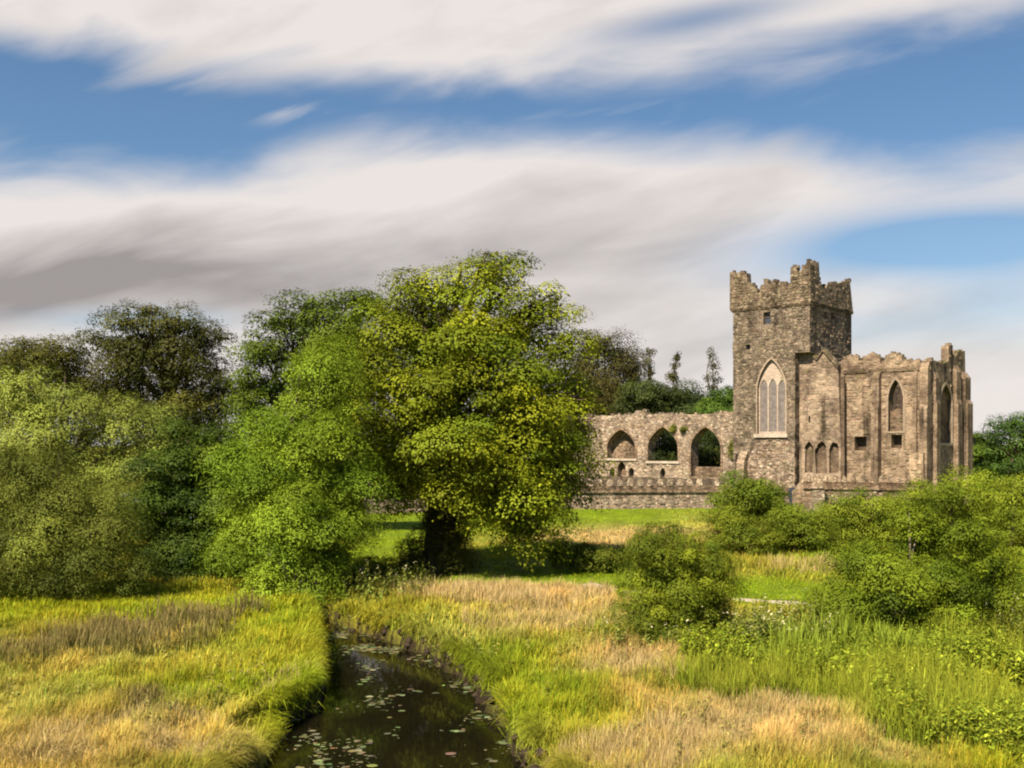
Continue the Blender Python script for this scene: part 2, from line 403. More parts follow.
def weeds(name, regs, hgt, leaf, c0, c1, nleaf=16, flower=None):
    Vs, Cs = [], []
    for (n, px, py, rx, ry) in regs:
        x, y = region(n, px, py, rx, ry); ok = bank_s(x, y) > 0; x, y = x[ok], y[ok]; n = len(x)
        h = hgt*rng.uniform(.55, 1.2, n)*(1+.35*vnoise(x*.9, y*.9, 8)); z = ground_z(x, y)
        k = np.tile(np.linspace(.12, 1, nleaf), n); X = np.repeat(x, nleaf); Y = np.repeat(y, nleaf); Hh = np.repeat(h, nleaf); Z = np.repeat(z, nleaf)
        lx = np.repeat(rng.normal(0, .18, n), nleaf); ly = np.repeat(rng.normal(0, .18, n), nleaf)
        base = np.stack([X+lx*k*Hh, Y+ly*k*Hh, Z+k*Hh], -1)
        a = rng.uniform(0, 6.28, len(k)); tilt = rng.uniform(-.5, .55, len(k))
        d = np.stack([np.cos(a)*np.cos(tilt), np.sin(a)*np.cos(tilt), np.sin(tilt)], -1); s = np.stack([-np.sin(a), np.cos(a), 0*a], -1)
        sz = (leaf*(1.25-.7*k)*rng.uniform(.7, 1.3, len(k)))[:, None]
        v = np.stack([base, base+d*sz*.45+s*sz*.24, base+d*sz-np.array([0, 0, .25])*sz, base+d*sz*.45-s*sz*.24], 1)
        c = (np.array(c0)+(np.array(c1)-np.array(c0))*rng.random((len(k), 1)))*rng.lognormal(0, .2, (len(k), 1))*np.repeat(rng.lognormal(0, .22, (n, 1)), nleaf, 0)
        if flower is not None:
            top = (k > .93) & (np.repeat(rng.random(n), nleaf) < .2)
            c[top] = np.array(flower)
        Vs.append(v.reshape(-1, 3)); Cs.append(np.repeat(c, 4, 0))
    V = np.concatenate(Vs); n = len(V)//4
    return tag(link(name, np_mesh(name, V, np.arange(n*4).reshape(n, 4), col=np.clip(np.concatenate(Cs), .005, .8)), M_leaf), kind='stuff')

weeds('leafy_nettles', [(650, 970, 735, 85, 45), (520, 850, 672, 120, 20), (420, 740, 668, 60, 14), (500, 990, 670, 50, 25)], .66, .15, (.12, .175, .012), (.26, .28, .022), 22)
weeds('tall_meadow_herbs', [(260, 790, 648, 45, 12), (120, 750, 650, 25, 12), (160, 1000, 640, 40, 14), (120, 385, 588, 50, 9), (60, 660, 650, 60, 8)], .95, .16, (.10, .14, .022), (.20, .20, .04), 18, (.62, .56, .34))
weeds('waterside_plants', [(110, 460, 655, 40, 14), (120, 380, 618, 50, 9), (90, 510, 735, 25, 25), (60, 290, 700, 14, 18)], .4, .15, (.09, .13, .02), (.18, .2, .04), 12)

weeds('meadow_docks', [(60, 560, 650, 110, 40), (50, 140, 690, 130, 40), (40, 700, 735, 120, 25), (30, 480, 610, 60, 12)], .5, .13, (.14, .15, .03), (.27, .22, .06), 14)

# floating pondweed and lily leaves
def pondweed():
    n = 14000
    y = rng.uniform(14, 33, n); u = rng.random(n)
    xl, xr = np.interp(y, LD, LX), np.interp(y, RD, RX); x = xl+(xr-xl)*u
    dens = .10+.55*np.exp(-((u-.22)/.20)**2)*(y < 26)+.9*np.exp(-((y-28.6)/1.6)**2)+.35*np.exp(-((u-.92)/.1)**2)+.5*np.exp(-((y-16.6)/1.0)**2)*(u < .35)
    dens = dens*sstep(-.1, .5, fbm(x*1.7, y*1.0, 91))
    ok = (rng.random(n) < dens) & (bank_s(x, y) < -.06); x, y = x[ok], y[ok]; n = len(x)
    r = .014+.075*rng.random(n)**3.0; k = 7
    a = np.linspace(0, 2*np.pi, k, endpoint=False)[None]+rng.uniform(0, 6, (n, 1)); rr = r[:, None]*rng.uniform(.7, 1.15, (n, k))
    V = np.stack([x[:, None]+np.cos(a)*rr*1.25, y[:, None]+np.sin(a)*rr, WATER+.006+.012*rng.random((n, k))], -1)
    ctr = np.stack([x, y, np.full(n, WATER+.012)], -1)[:, None]
    V = np.concatenate([V, ctr], 1).reshape(-1, 3); b = (np.arange(n)*(k+1))[:, None]; j = np.arange(k)[None]
    T = np.stack([b+j, b+(j+1) % k, np.broadcast_to(b+k, (n, k))], -1).reshape(-1, 3)
    c = np.array([.125, .125, .06])*rng.lognormal(0, .35, (n, 1))*(1+rng.normal(0, .15, (n, 3)))
    tag(link('floating_pondweed', np_mesh('floating_pondweed', V, None, T, np.clip(np.repeat(c, k+1, 0), .02, .6)), M_leaf), kind='stuff')
pondweed()

# mud clods and roots hanging on the eroded bank
def clods():
    n = 620; side = rng.random(n) < .8; y = rng.uniform(15, 34, n)
    x = np.where(side, np.interp(y, RD, RX)-rng.uniform(-.25, .25, n), np.interp(y, LD, LX)+rng.uniform(-.1, .15, n))
    z = np.maximum(ground_z(x, y), WATER-.03)+rng.uniform(-.06, .03, n); s = .03+.11*rng.random(n)**2.2
    th = np.array([[0, 0, 1], [1, 0, .1], [.3, .95, .05], [-.8, .6, 0], [-.8, -.6, .1], [.3, -.95, 0], [0, 0, -1]])
    V = np.stack([x, y, z], -1)[:, None]+th[None]*s[:, None, None]*rng.uniform(.6, 1.3, (n, 7, 1))
    T = []
    for i in range(5):
        T += [[0, 1+i, 1+(i+1) % 5], [6, 1+(i+1) % 5, 1+i]]
    T = (np.arange(n)*7)[:, None, None]+np.array(T)[None]
    tag(link('bank_earth', np_mesh('bank_earth', V.reshape(-1, 3), None, T.reshape(-1, 3)), M_mud), kind='structure')
clods()

# ------------------------------------------------------------------ trees
def tubes(name, segs, mat, parent, sides=8):
    """segs: list of (points, radii); one bark mesh"""
    Vs, Qs, b = [], [], 0
    for pts, rad in segs:
        pts = np.asarray(pts, float); n = len(pts)
        t = unit(np.gradient(pts, axis=0)); ref = np.array([.3, .9, .1]); s = unit(np.cross(t, ref)); u = np.cross(s, t)
        a = np.linspace(0, 2*np.pi, sides, endpoint=False)
        V = pts[:, None]+(np.cos(a)[None, :, None]*s[:, None]+np.sin(a)[None, :, None]*u[:, None])*np.asarray(rad)[:, None, None]
        Vs.append(V.reshape(-1, 3))
        i = np.arange(n*sides).reshape(n, sides); j = np.roll(i, -1, 1)
        Qs.append(np.stack([i[:-1], j[:-1], j[1:], i[1:]], -1).reshape(-1, 4)+b); b += n*sides
    return link(name, np_mesh(name, np.concatenate(Vs), np.concatenate(Qs), smooth=True, col=np.ones(3)), mat, parent)

DENS = 4.6
LS = .66
GAP = 1.22
def crown(name, parent, org, lobes, ncl, nlf, lsize, csize, c0, c1, seed, flat=.5, aspect=.55, droop=.35, up=.6, spread=.72, upl=0.0):
    r = np.random.default_rng(seed); Lb = np.array(lobes)-np.array(list(org)+[0, 0, 0])
    wt = Lb[:, 3]*Lb[:, 5]+Lb[:, 4]*Lb[:, 5]; idx = r.choice(len(Lb), int(ncl*9), p=wt/wt.sum()); idx[:len(Lb)] = np.argsort(-wt)
    dr = unit(r.normal(0, 1, (len(idx), 3))); rad = r.uniform(.34, .97, len(idx))**.5
    dr[:, 2] = np.where((dr[:, 2] < -.25) & (r.random(len(idx)) < .5), -dr[:, 2]*.8, dr[:, 2])
    ctr = Lb[idx, :3]+dr*rad[:, None]*Lb[idx, 3:]
    q = np.min(np.stack([np.linalg.norm((ctr-l[:3])/l[3:], axis=1) for l in Lb], -1), -1)
    ok = (q > .55) | (r.random(len(q)) < .16)
    ctr, dr = ctr[ok], dr[ok]; keep = []
    gap = GAP*csize; zs = 1/max(flat, .5)
    for i in range(len(ctr)):                            # sprays keep their distance, leaving shaded hollows between them
        if keep:
            d_ = (ctr[keep]-ctr[i])*np.array([1, 1, zs])
            if (d_*d_).sum(1).min() < (gap*(.7+.6*r.random()))**2: continue
        keep.append(i)
        if len(keep) > ncl*1.6: break
    ctr, dr = ctr[keep], dr[keep]; n = len(ctr)
    cen = Lb[:, :3].mean(0); out = unit(unit(ctr-cen)*.5+dr*.5)
    cs = csize*r.uniform(.45, 1.45, n); hue = r.random((n, 1)); cv = r.lognormal(0, .16, (n, 1))
    k = np.maximum(6, (min(ncl/n, 4)*.72*nlf*DENS*(cs/csize)**2).astype(int)); I = np.repeat(np.arange(n), k); m_ = len(I)
    # leaves sit on the upper shell of each spray, so a spray has a lit back and a shaded underside
    u = unit(r.normal(0, 1, (m_, 3))+np.array([0, 0, .45])); shell = r.uniform(.35, 1.0, m_)**.6
    stray = r.random(m_) < .05; shell = np.where(stray, shell*1.25, shell)
    lump = 1+.28*np.sin(u[:, 0]*5+I*1.7)*np.sin(u[:, 1]*5+I*2.3)
    off = u*(shell*lump)[:, None]*np.array([1, 1, flat]); rr = np.linalg.norm(off[:, :2], axis=1)
    off[:, 2] -= droop*rr**2*.45
    P = ctr[I]+off*cs[I][:, None]*spread*1.25
    nf = int(.20*ncl*nlf*DENS); fi = r.choice(len(Lb), nf, p=wt/wt.sum())     # thin inner leaves around the limbs
    fp_ = Lb[fi, :3]+unit(r.normal(0, 1, (nf, 3)))*(r.random((nf, 1))**.4)*Lb[fi, 3:]*np.array([.70, .70, .70])
    P = np.concatenate([P, fp_]); I = np.concatenate([I, r.integers(0, n, nf)]); u = np.concatenate([u, unit(r.normal(0, 1, (nf, 3)))]); m_ = len(I)
    nrm = unit(u*np.array([.8, .8, .9/max(flat, .3)*.6])+out[I]*.35+np.array([0, 0, up*.6])+r.normal(0, .14, (m_, 3)))
    t = unit(np.cross(nrm, r.normal(0, 1, (m_, 3)))+u*.5+np.array([0, 0, upl-.15])); b = np.cross(nrm, t)
    ls = (lsize*LS*r.uniform(.6, 1.35, m_))[:, None]
    V = np.stack([P-t*ls*.5, P+b*ls*aspect*.5+nrm*ls*.06, P+t*ls*.5-np.array([0, 0, .12])*ls, P-b*ls*aspect*.5+nrm*ls*.06], 1).reshape(-1, 3)
    mixv = np.clip(hue[I]*.85+r.random((m_, 1))*.18-.02, 0, 1)
    c = (np.array(c0)*(1-mixv)+np.array(c1)*mixv)*cv[I]*r.lognormal(0, .05, (m_, 1))*np.array([1.03, 1.09, .55])
    return link(name, np_mesh(name, V, np.arange(m_*4).reshape(m_, 4), col=np.clip(np.repeat(c, 4, 0), .004, .8)), M_leaf, parent)

def lobes_at(d, L, ky=.9, seed=0):
    """lobes as seen: (px, py, rx, rz[, depth offset in m]) at distance d"""
    r = random.Random(seed); out = []
    for l in L:
        px, py, rx, rz = l[:4]; dd = l[4] if len(l) > 4 else r.uniform(-.35, .35)*rx/F*d*2
        p = W(px, py, d+dd); out.append([*p, rx/F*d, max(rx, rz)/F*d*ky, rz/F*d])
    return out

def tree(name, label, cat, base, d, L, ncl, nlf, lsize, csize, c0, c1, seed, trunk=.3, bark=None, group=None, shoots=0, limbs=True, trunk_name='trunk', top=None, sides=8, extra=None, **kw):
    bx = (base-512)/F*d; bz = float(ground_z(np.array([bx]), np.array([float(d)]))[0]); org = np.array([bx, d, bz])
    o = empty(name, org, label, cat, group)
    lob = lobes_at(d, L, seed=seed) if not extra else lobes_at(d, L, seed=seed)+extra
    r = random.Random(seed)
    for _ in range(shoots):
        l = r.choice(lob[:len(L)]); a = r.uniform(-1.0, 1.0); b = r.uniform(-.9, .6); h = math.sqrt(max(.05, 1-a*a*.8-b*b*.3))
        k = r.uniform(.35, 1.0)*min(l[3], l[5])
        lob.append([l[0]+a*l[3], l[1]+b*l[4], l[2]+h*l[5]+k*.08, k*.30, k*.30, k*.55])
    segs = []
    if trunk:
        zs = [l[2]+.0*l[5] for l in lob]; tz = (max(zs) if top is None else W(0, top, d)[2])-bz
        cxm = np.mean([l[0] for l in lob])-bx
        h = [0, .04, .12, .3, .5, .75, 1.0]
        pts = [[cxm*.6*f*f+r.uniform(-.1, .1)*f*tz*.12, r.uniform(-.1, .1)*f*tz*.1, tz*f-(.25 if f == 0 else 0)] for f in h]
        segs.append((pts, [trunk*k for k in (1.45, 1.2, 1.0, .82, .62, .35, .10)]))
        if limbs:
            P = np.array(pts)
            for l in lob[:len(L)]:
                tgt = np.array(l[:3])-org
                f = min(.8, max(.18, (tgt[2]*.62)/max(tz, .1)))
                st = np.array([np.interp(f, h, P[:, i]) for i in range(3)])
                mid = (st+tgt)/2+np.array([r.uniform(-.1, .1), r.uniform(-.1, .1), .12])*np.linalg.norm(tgt-st)
                rr = trunk*.42
                segs.append(([st, st*.45+mid*.55+np.array([0, 0, .03]), mid, mid*.4+tgt*.6, tgt], [rr, rr*.8, rr*.6, rr*.4, rr*.12]))
                for _ in range(3):
                    e = tgt+np.array([r.uniform(-.8, .8)*l[3], r.uniform(-.8, .8)*l[4], r.uniform(-.2, .85)*l[5]])
                    segs.append(([mid, (mid+e)/2+np.array([0, 0, .06])*np.linalg.norm(e-mid), e], [rr*.4, rr*.25, rr*.06]))
        tubes(trunk_name, segs, bark or M_bark, o, sides)
    crown('crown', o, org, lob, ncl, nlf, lsize, csize, c0, c1, seed, **kw)
    return o, org

def shooty(n, *a, **k): return tree(*a, shoots=n, **k)

SYC0, SYC1 = (.075, .105, .012), (.255, .255, .020)
o, org = tree('sycamore_tree', 'huge sycamore with yellow-green clumps and an ivy-wrapped trunk on the meadow', 'tree', 440, 40,
 [(497, 285, 42, 36, 0), (445, 310, 48, 38, .5), (535, 318, 36, 36, 0), (405, 335, 45, 36, 0), (475, 350, 55, 42, -1.5), (378, 375, 42, 34, -.5), (545, 365, 42, 36, -.5), (425, 400, 50, 40, -2.5), (510, 405, 50, 40, -2.3),
  (562, 405, 36, 34, 0), (385, 430, 34, 36, -1), (465, 450, 52, 40, -3), (540, 450, 45, 36, -1.5), (405, 480, 36, 32, -1.2), (490, 490, 48, 32, -2.2), (555, 470, 36, 30, .5), (535, 510, 32, 28, -.6), (520, 535, 22, 18, -.8),
  (440, 345, 60, 50, 2.5), (530, 420, 60, 60, 3), (420, 450, 60, 50, 3), (480, 400, 85, 95, .5), (565, 385, 30, 22, 1), (420, 296, 36, 28, 0), (388, 318, 32, 26, -.3), (362, 350, 26, 22, 0), (530, 525, 26, 22, -1.2), (556, 498, 24, 20, -.8), (355, 385, 26, 24, 0), (350, 420, 18, 22, .5), (375, 460, 26, 26, 0), (520, 470, 40, 34, -2), (500, 262, 24, 16, 0), (555, 300, 14, 12, 0), (585, 400, 16, 14, -.5), (578, 440, 20, 18, 0), (570, 488, 18, 18, 0)],
 430, 130, .175, 1.35, SYC0, SYC1, 11, trunk=.62, flat=.42, droop=.6, up=.8, aspect=.7)
skirt = lobes_at(40, [(425, 555, 24, 26, -.3), (450, 548, 26, 30, -.5), (442, 525, 30, 30, 0), (465, 560, 14, 16, -.3), (410, 565, 18, 12, -.6)])
crown('ivy_skirt', o, org, skirt, 150, 45, .13, .5, (.06, .055, .018), (.12, .11, .035), 12, flat=.8, droop=.9)

o, org = tree('ash_tree', 'bright green feathery ash leaning over the stream bend', 'tree', 292, 35.5,
 [(324, 362, 20, 19), (339, 350, 15, 12), (301, 395, 28, 27), (333, 405, 30, 31), (275, 430, 26, 29), (314, 445, 37, 36, -1), (259, 478, 21, 27), (348, 470, 20, 38), (357, 510, 13, 31), (292, 490, 37, 36, -1.3), (333, 520, 31, 36, -.6), (265, 530, 25, 29, -.4), (301, 548, 34, 29, -1.2), (279, 580, 28, 19, -1), (339, 560, 21, 20), (309, 470, 45, 72, 1.5), (268, 570, 23, 22), (316, 590, 18, 12, -1), (322, 575, 21, 15, 3), (320, 592, 18, 12, 4), (331, 560, 20, 17, 5), (360, 475, 16, 34), (350, 525, 20, 34), (335, 562, 22, 26), (258, 465, 30, 36, -.6), (252, 535, 30, 36, -.6), (285, 588, 30, 14, -1.2), (328, 372, 32, 28, -.6), (310, 520, 44, 40, -1.4), (318, 592, 20, 12, -1.6), (300, 596, 18, 9, -1.8)],
 400, 112, .15, .98, (.10, .155, .018), (.235, .29, .038), 21, trunk=.24, flat=.48, droop=.9, aspect=.34, up=.7)

tree('tall_tree', 'tall open-crowned green tree rising behind the bright ash', 'tree', 300, 56,
 [(322, 308, 34, 14), (355, 300, 26, 12), (372, 305, 18, 12), (290, 325, 30, 20), (335, 330, 45, 24), (262, 352, 24, 24), (248, 382, 18, 24), (300, 360, 42, 34), (345, 350, 40, 34), (272, 395, 36, 30), (320, 400, 50, 40), (255, 415, 22, 22)],
 320, 50, .24, 1.2, (.042, .068, .012), (.105, .13, .02), 31, trunk=.4, flat=.45, up=.7)
tree('dark_tree', 'tall dark olive tree with a ragged top behind the left thicket', 'tree', 170, 70,
 [(152, 312, 22, 9), (135, 325, 30, 10), (175, 325, 28, 12), (205, 338, 26, 16), (105, 342, 24, 9), (150, 345, 40, 20), (190, 368, 40, 34), (135, 368, 40, 26), (215, 395, 24, 40), (175, 410, 48, 44), (120, 400, 40, 36), (195, 435, 40, 36)],
 400, 58, .26, 1.5, (.032, .036, .012), (.082, .074, .02), 41, trunk=.5, flat=.5, up=.6)
tree('round_topped_tree', 'dark brown-green tree with a rounded top at the far left edge', 'tree', 40, 74,
 [(38, 358, 40, 20), (12, 368, 30, 24), (66, 368, 28, 24), (45, 392, 50, 30), (10, 400, 40, 34), (80, 395, 24, 30), (-30, 380, 40, 36)],
 260, 54, .27, 1.6, (.042, .044, .014), (.095, .085, .022), 43, trunk=.5, flat=.55)
shooty(22, 'willow_tree', 'pale green willow with soft upright plumes in the left thicket', 'tree', 60, 44,
 [(15, 395, 22, 20), (40, 410, 26, 22), (68, 408, 22, 16), (-10, 420, 30, 30), (95, 425, 28, 24), (130, 420, 20, 18), (155, 440, 22, 22), (60, 445, 45, 36), (125, 455, 40, 36), (20, 460, 45, 40), (150, 475, 30, 30), (90, 480, 50, 36), (-20, 470, 30, 40)],
 360, 72, .18, 1.0, (.14, .165, .05), (.26, .275, .09), 51, trunk=.3, flat=.75, droop=.1, aspect=.35, up=.5)
shooty(22, 'grey_willow_shrub', 'broad olive willow bush spilling onto the grass at the left edge', 'shrub', 60, 33,
 [(25, 485, 36, 34), (65, 510, 40, 36), (0, 530, 36, 40), (105, 530, 32, 34), (45, 555, 48, 38, -.8), (95, 568, 40, 28, -.6), (130, 572, 22, 24), (10, 580, 40, 22, -1), (-30, 540, 40, 60), (60, 540, 60, 50, 1.2)],
 440, 80, .13, .78, (.065, .078, .02), (.15, .16, .042), 61, trunk=.18, flat=.8, droop=.1, aspect=.33, up=.5)
shooty(12, 'alder_tree', 'dark green rounded alder between the willow and the ash', 'tree', 185, 38.5,
 [(182, 460, 30, 24), (200, 485, 30, 28), (160, 490, 26, 28), (185, 520, 40, 36, -.6), (215, 525, 22, 34), (155, 530, 26, 30), (190, 555, 40, 26, -.6), (215, 565, 20, 20), (160, 562, 25, 20), (222, 500, 20, 30, 1.5), (218, 540, 22, 30, 1.5), (225, 470, 16, 20, 2)],
 240, 90, .15, .88, (.022, .040, .009), (.070, .098, .018), 71, trunk=.2, flat=.5)
tree('hazel_bush', 'small bright hazel squeezed between the dark alder and ash', 'shrub', 222, 37.5,
 [(215, 455, 16, 18), (224, 475, 14, 20), (210, 440, 12, 12), (222, 515, 14, 24, -.5), (225, 548, 15, 22, -.5)], 100, 40, .15, .55, (.05, .08, .014), (.12, .15, .024), 73, trunk=.08)

tree('thorn_tree', 'dark thorn tree in the gap under the tall open-crowned tree', 'tree', 262, 60,
 [(240, 430, 26, 26), (275, 440, 30, 26), (230, 460, 24, 24), (262, 470, 34, 26), (310, 450, 34, 30), (240, 495, 30, 24), (340, 470, 30, 34)], 200, 46, .22, 1.2, (.035, .05, .012), (.08, .095, .02), 75, trunk=.25)

# trees and saplings beyond the ruin
GB = 'trees growing behind the ruined abbey'
tree('bare_topped_tree', 'thin-topped brownish tree behind the ruin, beside the big sycamore', 'tree', 605, 112,
 [(598, 348, 22, 14), (618, 360, 20, 18), (585, 365, 20, 20), (605, 385, 28, 24), (632, 375, 12, 22), (600, 408, 30, 20), (590, 390, 24, 20), (618, 395, 24, 20)], 440, 34, .34, 1.7, (.035, .032, .015), (.075, .06, .026), 81, trunk=.35, group=GB, flat=.7, spread=.85)
tree('broad_tree', 'low dark green tree over the abbey wall, next to the brownish tree', 'tree', 655, 108,
 [(650, 395, 26, 16), (635, 405, 22, 14), (668, 400, 20, 14), (655, 418, 30, 20)], 180, 40, .34, 1.6, (.035, .046, .02), (.06, .072, .03), 82, trunk=.35, group=GB)
tree('broad_tree', 'rounded dark green tree over the middle of the abbey wall', 'tree', 688, 110,
 [(685, 400, 18, 14), (700, 405, 16, 12), (688, 420, 26, 20)], 130, 40, .34, 1.6, (.03, .045, .022), (.055, .072, .032), 83, trunk=.35, group=GB)
tree('broad_tree', 'bright-topped green tree touching the left side of the tower', 'tree', 722, 106,
 [(720, 402, 15, 12), (735, 398, 16, 14), (722, 420, 24, 18)], 130, 40, .34, 1.5, (.04, .075, .018), (.075, .115, .026), 84, trunk=.35, group=GB)
for i, (px, lab, L) in enumerate([
 (649, 'slender sapling with the thickest top of the three above the trees', [(649, 352, 6, 6), (646, 362, 6, 6), (650, 374, 4, 8)]),
 (676, 'middle slender sapling with a small dark tuft on top', [(677, 358, 5, 5), (674, 366, 4, 5), (673, 378, 5, 4)]),
 (712, 'tall sparse sapling nearest the tower, leafy down its stem', [(711, 354, 4, 5), (713, 366, 6, 6), (708, 378, 6, 5), (718, 380, 6, 5), (713, 388, 7, 5)])]):
    tree('sapling_tree', lab, 'tree', px, 118, L, 26, 10, .36, .6, (.04, .04, .02), (.085, .075, .03), 90+i, trunk=.16, group=GB, flat=.9, top=L[0][1]-4, limbs=True, sides=5)
tree('field_edge_tree', 'tall leafy tree standing right of the ruin at the picture edge', 'tree', 1012, 104,
 [(1012, 428, 20, 14), (1028, 430, 22, 20), (1000, 445, 16, 16), (1015, 455, 24, 20), (1045, 440, 26, 26), (1000, 468, 22, 12), (1028, 470, 26, 12)], 170, 42, .33, 1.3, (.03, .06, .022), (.07, .11, .03), 101, trunk=.4)
tree('field_edge_tree', 'lower dark bushy tree close against the right end of the ruin', 'tree', 978, 108,
 [(976, 442, 12, 10), (988, 450, 14, 12), (970, 455, 18, 14), (985, 462, 20, 10), (975, 470, 16, 10), (992, 472, 14, 8)], 120, 40, .32, 1.2, (.035, .06, .016), (.085, .12, .024), 102, trunk=.3)

# ivy and elder growing in the shade of the nave wall
SH = 'ivy thickets inside the ruined nave'
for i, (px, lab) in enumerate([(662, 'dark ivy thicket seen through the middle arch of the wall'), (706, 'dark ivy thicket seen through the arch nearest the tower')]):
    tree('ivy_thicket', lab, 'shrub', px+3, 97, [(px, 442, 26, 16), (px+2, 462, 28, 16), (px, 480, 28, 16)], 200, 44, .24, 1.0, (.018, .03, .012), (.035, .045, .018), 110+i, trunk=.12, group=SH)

# a far-off wood closing the horizon
_r = random.Random(77); wl = []
for i in range(46):
    x = -230+i*10.5+_r.uniform(-4, 4); y = 175+_r.uniform(-14, 22); h = _r.uniform(4.0, 6.4)
    wl.append([x, y, h*.52, _r.uniform(6, 9), 5, h*.55])
tag(crown('distant_wood', None, (0, 0, 0), wl, 560, 14, .75, 2.6, (.03, .05, .014), (.07, .09, .022), 140, flat=.8), kind='stuff')

# shrubs on the meadow
shooty(8, 'round_bush', 'rounded dark green bush in front of the abbey boundary wall', 'shrub', 752, 62,
 [(750, 492, 26, 14), (735, 502, 18, 12), (772, 500, 18, 12), (752, 508, 34, 14), (778, 512, 14, 12)], 170, 46, .2, .8, (.055, .085, .012), (.13, .155, .02), 121, trunk=.14, flat=.6)
shooty(8, 'low_hedge_bush', 'low dark bush on the mown lawn beside the sycamore', 'shrub', 585, 39.5,
 [(562, 556, 14, 10), (580, 558, 18, 12), (600, 560, 18, 11), (615, 562, 10, 9)], 120, 42, .12, .42, (.06, .075, .014), (.125, .135, .022), 122, trunk=.06, flat=.7)
shooty(20, 'sallow_bush', 'olive sallow bush whose left side is sunlit, standing in the dry grass', 'shrub', 672, 25.6,
 [(668, 560, 36, 22), (700, 568, 28, 22), (648, 580, 27, 26), (715, 580, 18, 28), (680, 590, 42, 36, -.4), (645, 605, 24, 26, -.4), (700, 612, 30, 24), (670, 620, 36, 20, -.5)],
 360, 76, .085, .44, (.06, .085, .012), (.205, .22, .026), 123, trunk=.07, flat=.7, aspect=.38, droop=.1, up=.45)
shooty(26, 'alder_shrub', 'wide dark shrub with a pale bare stem on the right, behind the reeds', 'shrub', 908, 26,
 [(868, 572, 36, 24), (835, 605, 26, 20), (1005, 600, 22, 22), (925, 550, 34, 24), (965, 560, 36, 30), (990, 580, 22, 30), (890, 590, 40, 30), (945, 595, 45, 34), (985, 610, 26, 24), (850, 615, 30, 22, -.6), (875, 620, 28, 22, -.6), (925, 526, 22, 14), (955, 625, 40, 16)],
 400, 74, .10, .54, (.055, .082, .010), (.165, .195, .02), 124, trunk=.075, bark=M_palebark, flat=.6)
HG = 'willow bushes in the hedge before the ruin'
shooty(8, 'willow_bush', 'small dark hedge bush below the rounded bush, beside the tawny grass', 'shrub', 742, 46,
 [(738, 528, 24, 16), (725, 540, 16, 14), (755, 540, 24, 16)], 130, 46, .15, .62, (.08, .105, .015), (.19, .205, .028), 131, trunk=.1, group=HG, aspect=.4)
shooty(9, 'willow_bush', 'hedge bush with shaded hollow directly below the wall gateway', 'shrub', 795, 47,
 [(790, 520, 24, 16), (808, 530, 24, 20), (785, 540, 26, 15), (815, 545, 20, 14)], 170, 46, .15, .62, (.085, .115, .016), (.205, .225, .032), 132, trunk=.1, group=HG, aspect=.4)
shooty(16, 'willow_bush', 'largest of the soft willow bushes, hiding the foot of the ruin', 'shrub', 865, 50,
 [(845, 514, 26, 14), (872, 508, 30, 14), (900, 509, 28, 15), (860, 522, 40, 22), (900, 525, 34, 22), (835, 525, 22, 20), (870, 545, 50, 16)], 330, 46, .16, .7, (.095, .13, .018), (.225, .245, .034), 133, trunk=.12, group=HG, aspect=.38, droop=.1)
shooty(12, 'willow_bush', 'willow bush between the largest one and the right picture edge', 'shrub', 950, 52,
 [(930, 496, 26, 14), (955, 489, 26, 14), (985, 490, 22, 12), (950, 515, 40, 20), (980, 510, 22, 14), (955, 535, 45, 18)], 240, 46, .16, .7, (.10, .135, .018), (.235, .255, .034), 134, trunk=.12, group=HG, aspect=.38, droop=.1)
shooty(10, 'willow_bush', 'light green willow bush cut off by the right picture edge', 'shrub', 1012, 48,
 [(1000, 495, 24, 16), (1025, 492, 26, 18), (1010, 530, 34, 22), (1040, 535, 30, 26)], 200, 46, .15, .68, (.10, .14, .018), (.245, .265, .036), 135, trunk=.12, group=HG, aspect=.38, droop=.1)
tree('bramble_bush', 'low bramble mound on the bank under the bright ash', 'shrub', 368, 37.5,
 [(350, 575, 18, 10), (372, 570, 20, 10), (392, 574, 16, 8), (340, 585, 14, 9)], 110, 40, .11, .42, (.06, .075, .013), (.14, .145, .024), 136, trunk=.05, flat=.7)

# ------------------------------------------------------------------ the ruined abbey
AL = math.radians(42)
CORN = np.array([24.7, 83.0]); UU = np.array([-math.cos(AL), math.sin(AL)]); VV = np.array([math.sin(AL), math.cos(AL)])
ABO = np.array([24.7, 83.0, 0.0])
def AB(s, t, z):
    p = CORN+s*UU+t*VV; return (p[0]-ABO[0], p[1]-ABO[1], z)
class Plane:
    """a wall face: axis 'u' runs along the front (fixed t), axis 'v' runs back (fixed s); dep goes into the wall"""
    def __init__(self, axis, fixed, sign=1): self.ax, self.f, self.sg = axis, fixed, sign
    def pt(self, a, z, dep=0):
        return AB(a, self.f+self.sg*dep, z) if self.ax == 'u' else AB(self.f+self.sg*dep, a, z)
    def at(self, px, py):
        k = (px-512)/F
        p0 = CORN+self.f*(VV if self.ax == 'u' else UU); d = UU if self.ax == 'u' else VV
        a = (k*p0[1]-p0[0])/(d[0]-k*d[1]); y = p0[1]+a*d[1]
        return (a, CZ+(HOR-py)/F*y)
    def poly(self, pts): return [self.at(*p) for p in pts]

